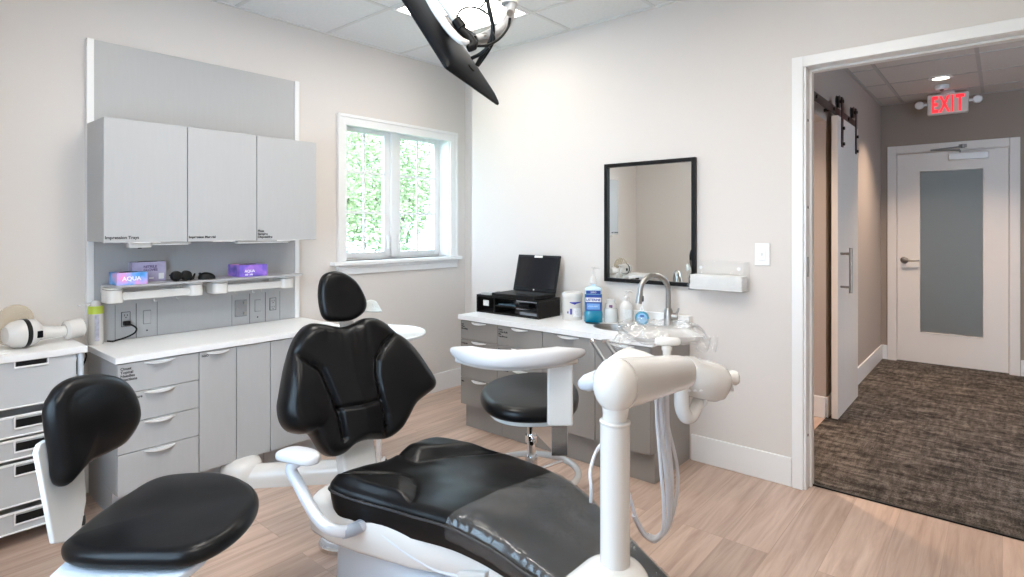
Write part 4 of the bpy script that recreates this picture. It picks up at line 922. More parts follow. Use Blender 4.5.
text('Q', .016, c + fd * .0315 + UZ * .079, UZ.cross(fd), UZ, M['ink'], b, align='CENTER', bold=.0005)
t.scale = (1.16, 1.16, 1.16)
# soap pump
c = V((3.075, 1.72, BZ)); fd = -V((c.x, c.y, 0)).normalized(); sd = UZ.cross(fd)
t = thing('soap_dispenser', 'white soap bottle with a pump beside the sink', 'soap bottle', c)
g = G(); g.loft([slab_ring(c, w_, d_, z, p=2.4) for w_, d_, z in ((.034, .026, 0), (.037, .028, .004), (.038, .029, .05), (.036, .028, .085), (.028, .022, .105), (.014, .014, .117), (.013, .013, .122))]); b = meshobj('bottle', g, M['plastic'], t, ang=60)
g = G(); g.lathe([(.001, .12), (.015, .12), (.015, .138), (.007, .142), (.0045, .145), (.0045, .163), (.012, .165), (.012, .171), (.001, .173)], c); g.tube([c + UZ * .168, c + sd * .02 + UZ * .168, c + sd * .034 + UZ * .162], [.006, .0045, .0035], 8); meshobj('pump', g, M['plastic'], t)
g = G(); g.obox(c + fd * .0285 - sd * -.004 + UZ * .048, sd, fd, UZ, .022, .0012, .026); meshobj('label', g, mat('pale_label', (.66, .68, .68), .5, vary=(160, .12)), b)
t.scale = (1.14, 1.14, 1.14)
# air freshener
c = V((3.045, 1.60, BZ)); fd = -V((c.x, c.y, 0)).normalized(); sd = UZ.cross(fd)
t = thing('air_freshener', 'round blue air freshener with a white hang tag beside the tap', 'air freshener', c)
up_ = (fd + UZ * .12).normalized()
g = G(); g.lathe([(.001, -.018), (.030, -.018), (.036, -.01), (.037, .0), (.034, .012), (.028, .016), (.001, .017)], c + UZ * .040, up=up_, n=36); b = meshobj('disc', g, mat('aqua_plastic', (.06, .30, .46), .15, coat=.4, vary=(14, .15)), t)
g = G(); g.lathe([(.001, .0165), (.026, .0165), (.024, .0185), (.001, .019)], c + UZ * .040, up=up_, n=36); meshobj('face', g, mat('sky_face', (.26, .52, .78), .3, vary=(30, .12)), b)
g = G(); g.obox(c + UZ * .052 + up_ * .0192, sd, up_, UZ, .010, .0006, .004); meshobj('printed_mark', g, ROY, b)
g = G(); g.tube([c + UZ * .07, c + UZ * .085 + sd * .006, c + UZ * .10 - sd * .002, c + UZ * .085 - sd * .008, c + UZ * .072], .0022, 6, k=5); g.obox(c + UZ * .112 + sd * .003, sd, fd, UZ, .004, .0008, .016); meshobj('hang_tag', g, M['paper'], t)

t.scale = (1.12, 1.12, 1.12)
# ------------------------------------------------------------------ dental chair
exec_chair = True
CHX, CHY = 1.42, 1.60
chair = thing('dental_chair', 'black upholstered dental chair with white base and upright back', 'dental chair', (CHX, CHY, 0))
# base
g = G()
def base_ring(i, z):
    x0, x1, y0, y1, r = 1.215 + i, 1.62 - i, 1.02 + i, 1.95 - i, .07
    o = []
    for cx_, cy_, a0 in ((x1 - r, y1 - r, 0), (x0 + r, y1 - r, 90), (x0 + r, y0 + r, 180), (x1 - r, y0 + r, 270)):
        for j in range(8): a = math.radians(a0 + 90 * j / 7); o.append(V((cx_ + math.cos(a) * r, cy_ + math.sin(a) * r, z)))
    return o
g.loft([base_ring(0, 0), base_ring(0, .02), base_ring(.002, .08), base_ring(.006, .15), base_ring(.014, .172), base_ring(.03, .188), base_ring(.055, .196)]); meshobj('base', g, M['plasticcool'], chair, ang=70)
# lift housing under the seat
g = G()
def hring(y, x0, x1, z0, z1, n=24, p=4.):
    o = []
    for j in range(n):
        a = 2 * PI * j / n; x = math.copysign(abs(math.cos(a)) ** (2 / p), math.cos(a)); z = math.copysign(abs(math.sin(a)) ** (2 / p), math.sin(a))
        o.append(V(((x0 + x1) / 2 + x * (x1 - x0) / 2, y, (z0 + z1) / 2 + z * (z1 - z0) / 2)))
    return o
g.loft([hring(1.895, 1.16, 1.36, .28, .34), hring(1.885, 1.10, 1.42, .25, .375), hring(1.85, 1.075, 1.52, .215, .395), hring(1.77, 1.085, 1.62, .20, .40), hring(1.65, 1.12, 1.66, .19, .40), hring(1.45, 1.18, 1.64, .195, .37), hring(1.25, 1.24, 1.60, .22, .36), hring(1.12, 1.26, 1.57, .27, .35)]); lift = meshobj('lift_housing', g, M['plastic'], chair, ang=60)
g = G(); g.tube([(1.14, 1.66, .37), (1.165, 1.52, .30), (1.215, 1.36, .245), (1.25, 1.24, .25)], .006, 8, k=6); meshobj('trim_line', g, M['plasticcool'], lift)
g = G(); g.prism([(1.235, 1.16, .30), (1.235, 1.34, .24), (1.235, 1.16, .17)], (.05, 0, 0)); g.box(1.25, 1.30, 1.00, 1.16, .18, .31); meshobj('linkage_cover', g, M['plastic'], chair, bevel=.006)
g = G(); g.box(1.33, 1.50, 1.45, 1.75, .17, .24); meshobj('lift_column', g, M['rubber'], chair, bevel=.01)

# seat and leg upholstery (one continuous pad)
L_ = [(1.17, 1.79), (1.09, 1.75), (1.105, 1.66), (1.15, 1.53), (1.175, 1.42), (1.20, 1.29), (1.212, 1.18), (1.22, 1.08), (1.215, .96), (1.205, .84), (1.195, .74), (1.20, .645), (1.23, .62)]
R_ = [(1.50, 1.77), (1.60, 1.73), (1.66, 1.62), (1.71, 1.49), (1.71, 1.36), (1.69, 1.22), (1.655, 1.10), (1.618, 1.0), (1.572, .90), (1.525, .80), (1.475, .70), (1.44, .635), (1.40, .61)]
Zt = [.445, .455, .445, .435, .435, .437, .43, .415, .40, .388, .376, .368, .362]
Tk = [.075, .11, .115, .115, .11, .105, .10, .095, .085, .075, .07, .062, .045]
BOL = [[(1.0, 1.87), (1.12, 1.785), (1.211, 1.71), (1.275, 1.655), (1.300, 1.62), (1.302, 1.575), (1.28, 1.52), (1.226, 1.465), (1.151, 1.42), (1.0, 1.38)],
       [(1.415, 1.9), (1.403, 1.78), (1.395, 1.70), (1.405, 1.668), (1.459, 1.637), (1.547, 1.595), (1.64, 1.53), (1.71, 1.475), (1.9, 1.40), (1.9, 1.9)]]
def poly_in(p, P):
    """signed distance to a polygon, positive inside"""
    d, ins = 9., False
    for k in range(len(P)):
        a, b = P[k - 1], P[k]
        dx, dy = b[0] - a[0], b[1] - a[1]; t_ = max(0, min(1, ((p[0] - a[0]) * dx + (p[1] - a[1]) * dy) / (dx * dx + dy * dy)))
        d = min(d, math.hypot(p[0] - a[0] - dx * t_, p[1] - a[1] - dy * t_))
        if (a[1] > p[1]) != (b[1] > p[1]) and p[0] < (b[0] - a[0]) * (p[1] - a[1]) / (b[1] - a[1]) + a[0]: ins = not ins
    return d if ins else -d
def seat_z(s, x, y, z):
    edge = 1 - sm(.84, .95, abs(s))
    if y > 1.3:
        for P in BOL:
            d = poly_in((x, y), P)
            z += .021 * sm(-.006, .062, d) * edge - .0045 * math.exp(-(d / .007) ** 2) * edge
    z += .014 * math.exp(-((y - 1.30) / .16) ** 2) * (1 - s * s)
    z -= .010 * sm(1.5, 1.7, y) * (1 - sm(.0, .5, abs(s)))
    return z + .003 * noise.noise(V((s * 3, y * 7, 1.3)))
NS, NC = 220, 90; rings = []
for i in range(NS + 1):
    t_ = i / NS
    l = V((crv([p[0] for p in L_], t_), crv([p[1] for p in L_], t_), 0)); r = V((crv([p[0] for p in R_], t_), crv([p[1] for p in R_], t_), 0))
    z = crv(Zt, t_); th_ = crv(Tk, t_); ring = []
    endf = min(1, .25 + sm(0, .035, t_) * .75) * min(1, .3 + sm(0, .03, 1 - t_) * .7)
    for j in range(NC + 1):
        s = -1 + 2 * j / NC; s = math.copysign(abs(s) ** .8, s)
        p = l.lerp(r, (s + 1) / 2); e = max(0, abs(s) - .86) / .14
        zz = seat_z(s, p.x, p.y, z) - .028 * (1 - math.sqrt(max(0, 1 - e * e))) - (1 - endf) * .05
        ring.append(V((p.x, p.y, zz)))
    for j in range(8):
        s = 1 - 2 * j / 7; p = l.lerp(r, (s * .94 + 1) / 2); ring.append(V((p.x, p.y, z - th_)))
    rings.append(ring)
g = G(); g.loft(rings); seatp = meshobj('seat_cushion', g, M['vinyl'], chair, ang=55)
# piping along both upper edges
for side in (L_, R_):
    g = G(); pts = []
    for i in range(7, 217, 2):
        t_ = i / NS; o = V((crv([p[0] for p in side], t_), crv([p[1] for p in side], t_), 0)); q = R_ if side is L_ else L_
        o2 = V((crv([p[0] for p in q], t_), crv([p[1] for p in q], t_), 0)); d_ = (o - o2).normalized()
        z = crv(Zt, t_); pts.append(o + d_ * .001 + UZ * (seat_z(1, o.x, o.y, z) - .030))
    g.tube(pts, .0045, 8); meshobj('piping', g, M['piping'], seatp)
# clear sleeve on the leg end
rings = []
for i in range(92, NS + 1):
    t_ = i / NS
    l = V((crv([p[0] for p in L_], t_), crv([p[1] for p in L_], t_), 0)); r = V((crv([p[0] for p in R_], t_), crv([p[1] for p in R_], t_), 0))
    z = crv(Zt, t_); ring = []; endf = min(1, .3 + sm(0, .03, 1 - t_) * .7)
    for j in range(-2, NC + 3):
        s = -1.012 + 2.024 * min(max(j, 0), NC) / NC; p = l.lerp(r, (s + 1) / 2); e = min(1, max(0, abs(s) - .86) / .14)
        zz = seat_z(s, p.x, p.y, z) - .028 * (1 - math.sqrt(max(0, 1 - e * e))) - (1 - endf) * .05 + .0045 + .002 * noise.noise(V((p.x * 22, p.y * 22, 4))) + .005 * sm(.84, .93, abs(s)) * noise.noise(V((p.x * 55, p.y * 75, 2)))
        if j < 0 or j > NC: zz -= .022 * (abs(j) if j < 0 else j - NC)
        ring.append(V((p.x, p.y, zz)))
    rings.append(ring)
g = G(); vv = [[g.bm.verts.new(p) for p in r] for r in rings]
for i in range(len(vv) - 1):
    for j in range(len(vv[0]) - 1): g.face([vv[i][j], vv[i][j + 1], vv[i + 1][j + 1], vv[i + 1][j]])
toe = solo('toe_cover', 'clear plastic cover stretched over the foot end of the dental chair', 'plastic cover', g, M['sheet'], ang=80)

# backrest: outline traced on its own reclined plane
YAW, REC = math.radians(5), math.radians(17)
bn = V((-math.sin(YAW) * math.cos(REC), -math.cos(YAW) * math.cos(REC), math.sin(REC))); bu = V((math.cos(YAW), -math.sin(YAW), 0)); bv = bn.cross(bu); bv = bv if bv.z > 0 else -bv
BO = V((1.40, 1.87, .50))
def onback(x, y): p = at_plane(x, y, BO, bn) - BO; return (p.dot(bu), p.dot(bv))
outl = [(325, 323), (309.3, 322.5), (297.2, 331), (290.3, 344), (284.4, 365), (279.5, 392), (277.6, 407), (280.2, 421), (287, 430), (298, 433.5), (310, 433), (317, 436), (323.5, 446.7), (330, 454), (338, 456.4), (347.6, 453), (359, 443.5), (372, 439.3), (391, 438), (404, 429), (411, 418), (419, 403), (429, 394.2), (436.9, 387), (437.6, 379), (430.6, 366.5), (420.2, 351), (409.8, 338.8), (397.7, 330), (389, 322.5), (378.6, 317.3), (367, 317), (358, 321.5), (344, 326)]
OL = [onback(x + (6 if x < 300 else 3 if x < 312 else 0), y) for x, y in outl]
def c4(pts): return [onback(240 + x / 2.885, 240 + y / 2.885) for x, y in pts]
seams = [c4([(118, 318), (145, 318), (190, 340), (235, 372), (252, 410), (272, 460), (288, 500), (302, 570)]), c4([(462, 266), (445, 275), (412, 308), (394, 345), (394, 390), (404, 440), (420, 500), (430, 570)]), c4([(286, 486), (340, 478), (404, 460)])]
def segd(px_, py_, a, b):
    dx, dy = b[0] - a[0], b[1] - a[1]; t_ = max(0, min(1, ((px_ - a[0]) * dx + (py_ - a[1]) * dy) / (dx * dx + dy * dy + 1e-12)))
    return math.hypot(px_ - a[0] - dx * t_, py_ - a[1] - dy * t_)
gath = c4([(300, 248), (345, 240)])
def back_disp(x, y):
    d0 = [min(segd(x, y, s[i], s[i + 1]) for i in range(len(s) - 1)) for s in seams]
    h = -.020 * math.exp(-(d0[0] / .011) ** 2) - .020 * math.exp(-(d0[1] / .011) ** 2) - .013 * math.exp(-(d0[2] / .009) ** 2)
    h += .020 * (1 - math.exp(-(min(d0[:2]) / .07) ** 2))
    # gathered folds under the neck
    gx, gy = gath[0]; dy = gy - y
    if dy > 0: h += .006 * math.sin((x - gx) * 95 + dy * 10) * math.exp(-(dy / .10) ** 2) * math.exp(-((x - gx - .02) / .09) ** 2)
    # wings bend toward the patient
    h += .020 * sm(.20, .38, abs(x))
    return h + .003 * noise.noise(V((x * 9, y * 9, .4)))
g = G(); g.pillow(OL, bu, bv, bn, BO, .085, .012, .03, disp=back_disp, rings=46, k=6); back = meshobj('backrest', g, M['vinyl'], chair, ang=70)
g = G(); c0 = BO + bu * -.01 + bv * .19 - bn * .085
g.obox(c0 - bn * .012, bu, bv, bn, .14, .19, .018); bs = meshobj('back_shell', g, M['plastic'], back, bevel=.03, seg=4)
g = G(); g.obox(V((1.335, 1.95, .40)), UX, V((0, .25, 1)).normalized(), V((0, 1, -.25)).normalized(), .075, .16, .03); meshobj('back_support', g, M['plastic'], chair, bevel=.012, seg=3)
# headrest
hn = (bn + V((0, 0, -.10))).normalized(); hu = bu; hv = hn.cross(hu); hv = hv if hv.z > 0 else -hv
HO = BO + bv * .62 + bu * -.02
ho = [(320.8, 277), (330.1, 271), (344, 271.2), (357.9, 280), (366.5, 293.7), (369.3, 304.1), (365.5, 313), (354.4, 319.7), (337, 321.1), (326.6, 318.6), (320.2, 309.3), (318.2, 292)]
def onhead(x, y): p = at_plane(x, y, HO, hn) - HO; return (p.dot(hu), p.dot(hv))
HOL = [onhead(x + (4 if x < 324 else 2 if x < 332 else 0), y) for x, y in ho]; hc = (sum(p[0] for p in HOL) / 12, sum(p[1] for p in HOL) / 12); hw = (max(p[0] for p in HOL) - min(p[0] for p in HOL)) / 2; hh_ = (max(p[1] for p in HOL) - min(p[1] for p in HOL)) / 2
def head_disp(x, y):
    q = math.hypot((x - hc[0]) / hw, (y - hc[1]) / hh_); return -.010 * (1 - sm(.25, .85, q))
g = G(); g.pillow(HOL, hu, hv, hn, HO, .055, .008, .026, disp=head_disp, rings=30, k=6); hd = meshobj('headrest', g, M['vinyl'], chair, ang=75)
g = G(); n0 = HO + hu * hc[0] + hv * (hc[1] - .02) - hn * .05; n1 = BO + bu * -.035 + bv * .42 - bn * .075
g.obox((n0 + n1) / 2, bu, (n0 - n1).normalized(), bn, .03, (n0 - n1).length / 2, .006); meshobj('headrest_bar', g, M['silver'], chair, bevel=.003)
hb = HO - hn * .05
def hq(x, y, k=0): return at_plane(x, y, hb - hn * k, hn)
g = G(); tri = [hq(360, 312), hq(383, 312), hq(376.5, 301), hq(371, 299.5), hq(364, 302)]
g.prism(tri, -hn * .012); meshobj('headrest_cover', g, mat('pale_film', (.74, .82, .84), .3, vary=(20, .05), bump=(40, .5, .006)), hd, bevel=.003)
# armrest on the near side
g = G()
ap = at_d(298, 458, 1.9)
apd = V((.28, -.96, 0)).normalized(); aps = UZ.cross(apd)
rings = []
for i in range(15):
    s = -1 + i / 7; f = max(1 - abs(s) ** 3, .02) ** .5
    rings.append([ap + apd * (s * .105) * .9 + aps * (.036 * f * math.copysign(abs(math.cos(a)) ** .7, math.cos(a))) + UZ * (.023 * f * math.copysign(abs(math.sin(a)) ** .7, math.sin(a)) + .004 * (1 - s * s)) for a in [2 * PI * j / 20 for j in range(20)]])
pad_m = rings
# pad runs across the view: length axis follows the photo's horizontal
apd2 = V((ST, -CT, 0)) * .92 + V((CT, ST, 0)) * -.39; apd2.normalize(); aps2 = UZ.cross(apd2)
rings = []
for i in range(17):
    s = -1 + i / 8; f = max(1 - abs(s) ** 3.2, .02) ** .5
    rings.append([ap + apd2 * (s * .083) + aps2 * (.044 * f * math.copysign(abs(math.cos(a)) ** .6, math.cos(a))) + UZ * ((.022 if math.sin(a) > 0 else .013) * (.35 + .65 * f) * math.copysign(abs(math.sin(a)) ** .6, math.sin(a)) + .006 * (1 - s * s)) for a in [2 * PI * j / 22 for j in range(22)]])
arm = None
g = G(); g.tube([ap + V((0, 0, -.01)), at_d(291, 469, 1.9), at_d(299.5, 486, 1.89), at_d(309, 504.5, 1.87), at_d(318.5, 519, 1.85), at_d(329, 528, 1.84), at_d(343, 531.5, 1.86), at_d(358, 527, 1.9), at_d(371, 521, 1.95)], .0188, 18, k=6); arm = meshobj('armrest', g, M['greymetal'], chair)
g = G(); g.loft(rings); meshobj('arm_pad', g, M['pad'], arm, ang=70)
g = G(); g.tube([at_d(343, 532.5, 1.86), at_d(352, 530, 1.88), at_d(360, 526, 1.91), at_d(371, 520.5, 1.95)], .0205, 18, k=3); meshobj('arm_collar', g, mat('collar_blue_grey', (.36, .40, .47), .3, .3, vary=(6, .03)), arm)

# foot control beside the base
t = thing('foot_control', 'round chrome-edged foot control on the floor behind the chair base', 'foot control', (1.375, 2.10, 0))
g = G(); g.lathe([(.001, 0), (.10, 0), (.10, .016), (.092, .022), (.001, .022)], (1.375, 2.10, 0), n=36, cap=False); meshobj('rim', g, M['chrome'], t)
g = G(); g.lathe([(.09, .022), (.085, .036), (.06, .048), (.001, .052)], (1.375, 2.10, 0), n=36, cap=False); meshobj('pedal', g, M['plasticcool'], t)

# utility pipe cover on the floor
t = thing('floor_pipe_cover', 'white rounded pipe cover on the floor from the cabinets to the chair base', 'pipe cover', (1.6, 2.75, 0))
pa, pb = V((1.42, 2.90, 0)), V((1.78, 2.30, 0)); pd = (pb - pa).normalized()
pa = at_z(238, 489, 0) + V((.05, .03, 0)); pb = at_z(345, 482.5, 0) + V((.08, .0, 0)); pd = (pb - pa).normalized(); ps = UZ.cross(pd)
prof = [(.062 * math.cos(a), .10 * math.sin(a) ** .8) for a in [PI * i / 14 for i in range(15)]]
g = G(); g.loft([[p + ps * x + UZ * z for x, z in prof] for p in (pa, pa.lerp(pb, .5), pb)]); meshobj('channel', g, M['plastic'], t, ang=60)
g = G(); dc = at_z(243, 488, 0) + V((.03, .08, 0)); g.lathe([(.105, 0), (.106, .05), (.10, .085), (.085, .112), (.05, .128), (.001, .132)], dc, n=36, cap=False); meshobj('end_cap', g, M['plastic'], t, ang=60)

# ------------------------------------------------------------------ round instrument table behind the chair
tc_ = V((1.82, 2.46, 0)); tz = .772
t = thing('instrument_table', 'white round instrument table behind the dental chair back', 'table', tc_)
g = G(); g.lathe([(.001, tz - .018), (.22, tz - .018), (.238, tz - .012), (.242, tz - .002), (.238, tz + .004), (.230, tz - .002), (.001, tz - .004)], tc_, n=48, cap=False); meshobj('table_top', g, mat('blue_white_top', (.80, .86, .90), .2, vary=(4, .01)), t)
g = G(); g.cyl(tc_ + UZ * .03, tc_ + UZ * (tz - .018), .013); meshobj('pole', g, M['silver'], t)
for k in range(4):
    a = PI / 4 + k * PI / 2; e = tc_ + V((math.cos(a) * .2, math.sin(a) * .2, 0))
    g = G(); g.tube([tc_ + UZ * .055, e + UZ * .045], [.014, .009], 10); l = meshobj('leg', g, M['silver'], t)
    g = G(); g.cyl(e + V((-.009, 0, .02)), e + V((.009, 0, .02)), .02, n=16); meshobj('caster', g, M['rubber'], l)
# ------------------------------------------------------------------ stools
def star_base(t, c, r=.25, h=.10, n=5, a0=.3, m=None, mc=None):
    for k in range(n):
        a = a0 + k * 2 * PI / n; e = c + V((math.cos(a) * r, math.sin(a) * r, 0))
        g = G(); g.tube([c + UZ * h, c.lerp(e, .5) + UZ * (h - .012), e + UZ * .068], [.026, .022, .016], 12, k=3); l = meshobj('leg', g, m or M['plastic'], t)
        q = V((-math.sin(a), math.cos(a), 0)) * .014
        g = G(); 
        for s in (-1, 1): g.cyl(e + q * s * 1.7 + UZ * .027, e + q * s * .5 + UZ * .027, .027, n=18)
        g.cyl(e + UZ * .03, e + UZ * .07, .008, n=10); meshobj('caster', g, M['rubber'], l)
# operator stool (front left)
ST0 = V((.60, 1.84, 0)); SZT = .50
t = thing('operator_stool', 'black stool with curved backrest at the front left', 'stool', ST0)
so_ = [(61, 541), (66, 535), (94, 512), (126, 491), (149.5, 477.5), (173, 471), (212, 468.8), (236, 473), (253, 482), (259, 493), (254, 508), (237, 526), (209, 543), (177, 551.5), (132, 553), (92, 552), (68, 548)]
SOL = [(p.x, p.y) for p in (at_z(x, y, SZT - .012) for x, y in so_)]
sc0 = (sum(p[0] for p in SOL) / len(SOL), sum(p[1] for p in SOL) / len(SOL))
def stool_disp(x, y):
    q = math.hypot(x - sc0[0], y - sc0[1]); return -.010 * math.exp(-(q / .12) ** 2) + .002 * noise.noise(V((x * 8, y * 8, 2)))
g = G(); g.pillow(SOL, UX, UY, UZ, V((0, 0, SZT - .012)), .053, .010, .028, disp=stool_disp, rings=18, k=5); meshobj('seat', g, M['vinyl'], t, ang=75)
sc_ = V((sc0[0], sc0[1], 0))
g = G(); g.pillow([((p[0] - sc0[0]) * .80 + sc0[0] - .085, (p[1] - sc0[1]) * .80 + sc0[1] - .045) for p in SOL], UX, UY, UZ, V((0, 0, SZT - .072)), .022, .0, .006, rings=3, k=3); meshobj('seat_plate', g, M['plasticcool'], t, ang=60)
g = G(); g.cyl(sc_ + UZ * .09, sc_ + UZ * .26, .028); g.cyl(sc_ + UZ * .26, sc_ + UZ * .405, .018); meshobj('column', g, M['chrome'], t)
g = G(); g.tube([sc_ + V((0, 0, .395)), sc_ + V((-.12, -.14, .395)), sc_ + V((-.16, -.18, .385))], [.006, .005, .007], 8); meshobj('height_lever', g, M['chrome'], t)
g = G(); g.obox(sc_ + UZ * .40, UX, UY, UZ, .09, .09, .008); meshobj('mechanism', g, M['plastic'], t, bevel=.004)
star_base(t, sc_, .26)
# backrest
KN = V((.60, -.80, .08)).normalized(); KU = V((.80, .60, 0)); KV = KN.cross(KU); KV = KV if KV.z > 0 else -KV
KO = V((.50, 2.045, .74))
bo_ = [(56, 394), (63, 384.5), (79.5, 376.5), (106, 373.2), (126, 377.5), (137.7, 389.3), (144, 409), (141.6, 424.7), (130, 442.4), (114, 452.3), (95, 462), (81.5, 472), (72, 483), (64, 486), (59, 480), (57, 460), (52, 430), (50.5, 407)]
KOL = [((at_plane(x, y, KO, KN) - KO).dot(KU), (at_plane(x, y, KO, KN) - KO).dot(KV)) for x, y in [(x + (8 if x < 70 else 5 if x < 85 else 2), y) for x, y in bo_]]
def kb(x, y): return .25 * x * x + .002 * noise.noise(V((x * 9, y * 9, 5)))
g = G(); g.pillow(KOL, KU, KV, KN, KO, .062, .008, .030, disp=kb, rings=18, k=5); kb_ = meshobj('backrest', g, M['vinyl'], t, ang=75)
# white upright that carries the backrest
g = G()
q0 = KO + KU * -.135 + KV * -.02 - KN * .075
def kp(x, y, off=.0): return at_plane(x, y, KO - KN * (.060 + off), KN)
poly = [kp(37, 453), kp(40, 444), kp(48, 439), kp(84, 450), kp(87, 500), kp(80, 540), kp(54, 544)]
g.prism(poly, -KN * .016); meshobj('back_upright', g, M['plastic'], t, bevel=.005, seg=3)
lo = (poly[4] + poly[5] + poly[6]) / 3
g = G(); g.tube([lo - UZ * .03 - KN * .008, lo - UZ * .10 + KN * .03, V((lo.x, lo.y, .40)) + KN * .10, sc_ + UZ * .40], .014, 12, k=4, flat=(2.0, .6)); meshobj('back_arm', g, M['plasticcool'], t)
g = G(); lt = at_plane(80, 511, KO - KN * .066, KN); g.obox(lt, KU, KV, KN, .011, .018, .004); meshobj('lock_slot', g, M['tbar'], t, bevel=.002)

# assistant stool
AC = V((1.90, 1.545, 0)); AZ = .635
t = thing('assistant_stool', 'black stool with a white curved body rest behind the dental chair', 'stool', AC)
ao_ = [(480, 391), (484, 383), (497, 376), (518, 371.5), (545, 370.5), (566, 374), (577, 384), (578.5, 394), (574, 402), (560, 407.5), (535, 409.5), (508, 408), (488, 402)]
AOL = [(p.x, p.y) for p in (at_z(x, y, AZ - .01) for x, y in ao_)]
ac0 = (sum(p[0] for p in AOL) / len(AOL), sum(p[1] for p in AOL) / len(AOL)); AC = V((ac0[0], ac0[1], 0))
g = G(); g.pillow(AOL, UX, UY, UZ, V((0, 0, AZ - .01)), .06, .012, .030, rings=16, k=5); meshobj('seat', g, M['vinyl'], t, ang=75)
g = G(); g.pillow([((p[0] - ac0[0]) * .86 + ac0[0], (p[1] - ac0[1]) * .86 + ac0[1]) for p in AOL], UX, UY, UZ, V((0, 0, AZ - .07)), .022, .0, .006, rings=3, k=3); meshobj('seat_plate', g, M['plastic'], t, ang=60)
g = G(); g.lathe([(.001, .515), (.03, .515), (.05, .53), (.07, .547), (.001, .548)], AC); g.cyl(AC + UZ * .09, AC + UZ * .34, .026); g.cyl(AC + UZ * .34, AC + UZ * .52, .018); g.cyl(AC + UZ * .40, AC + UZ * .43, .027); meshobj('column', g, M['chrome'], t)
g = G(); g.cyl(AC + V((-.02, -.03, .415)), AC + V((-.05, -.04, .415)), .009); g.cyl(AC + V((.02, -.025, .46)), AC + V((.02, -.025, .52)), .008); meshobj('height_lever', g, M['chrome'], t)
g = G(); RZ = .27; g.tube([AC + V((.20 * math.cos(a), .20 * math.sin(a), RZ)) for a in [2 * PI * i / 48 for i in range(48)]], .014, 12, closed=True); fr_ = meshobj('foot_ring', g, M['plastic'], t)
for k in range(3):
    a = 1.9 + k * 2.094; g = G(); g.cyl(AC + V((.024 * math.cos(a), .024 * math.sin(a), RZ)), AC + V((.205 * math.cos(a), .205 * math.sin(a), RZ)), .007, n=10); meshobj('ring_spoke', g, M['chrome'], fr_)
star_base(t, AC, .235, a0=.94)
# body rest: arc nearest the camera
back_dir = V((-AC.x, -AC.y, 0)).normalized(); ang0 = math.atan2(back_dir.y, back_dir.x)
ARZ = .845
mid = at_z(505, 357, ARZ); lft = at_z(453, 350, ARZ); rgt = at_z(583, 352, ARZ)
arcpts = cr([lft, at_z(465, 354, ARZ), at_z(485, 358, ARZ), at_z(510, 359.5, ARZ), at_z(540, 358, ARZ), at_z(565, 355, ARZ), rgt], 8)
g = G(); rings = []
m_ = len(arcpts)
for i, p in enumerate(arcpts):
    tg = (arcpts[min(i + 1, m_ - 1)] - arcpts[max(i - 1, 0)]).normalized(); sdv = UZ.cross(tg); f = min(1., .35 + 3.2 * min(i, m_ - 1 - i) / m_); f = min(f, 1)
    rings.append([p + sdv * (.040 * f * math.copysign(abs(math.cos(a)) ** .8, math.cos(a))) + UZ * (.033 * f * math.copysign(abs(math.sin(a)) ** .8, math.sin(a))) for a in [2 * PI * j / 20 for j in range(20)]])
g.loft(rings); br_ = meshobj('body_rest', g, M['pad'], t, ang=70)
g = G(); g.tube([p - UZ * .028 for p in arcpts[4:-4]], .013, 10); meshobj('rest_plate', g, M['plastic'], br_)
pp = at_z(560, 361, ARZ - .03); pdv = V((ST, -CT, 0)); pfv = V((CT, ST, 0)); dpp = pp.x * CT + pp.y * ST
zb = at_d(560, 425, dpp).z
g = G(); g.obox(V((pp.x, pp.y, (ARZ - .03 + zb) / 2)), pdv, pfv, UZ, 12.8 / F_ * dpp, .022, (ARZ - .03 - zb) / 2); meshobj('rest_upright', g, M['plastic'], t, bevel=.01, seg=3)
zb2 = at_d(560, 455, dpp).z; pl = at_d(559.5, 440, dpp)
g = G(); g.obox(V((pl.x, pl.y, (zb + zb2) / 2 + .01)), pdv, pfv, UZ, 8 / F_ * dpp, .010, (zb - zb2) / 2 + .01); e = AC - V((pl.x, pl.y, 0)); e.z = 0; en = e.normalized()
g.obox(V((pl.x, pl.y, zb2 + .05)) + e * .5, en, UZ.cross(en), UZ, e.length / 2, .006, .055); sb_ = meshobj('rest_bracket', g, M['chrome'], t, bevel=.002)

# ------------------------------------------------------------------ delivery unit with post, swing arm and tray
D0 = 1.25
PP = at_d(615, 400, D0); PP.z = 0
t = thing('delivery_unit', 'white post-mounted instrument delivery unit with swing arm in the foreground', 'delivery unit', (PP.x, PP.y, 0))
zc = at_d(616, 405, D0).z; zcol = at_d(616, 423, D0).z; zlow = .54
g = G(); g.cyl(PP + UZ * zlow, PP + UZ * zcol, .032, n=36); meshobj('post', g, M['plastic'], t, bevel=.002)
g = G(); g.cyl(PP + UZ * (zcol - .004), PP + UZ * (zcol + .045), .0265, n=36); g.lathe([(.032, zcol - .001), (.0335, zcol + .001), (.0335, zcol + .005), (.031, zcol + .007), (.027, zcol + .008)], PP, n=36, cap=False); meshobj('collar', g, M['plastic'], t)
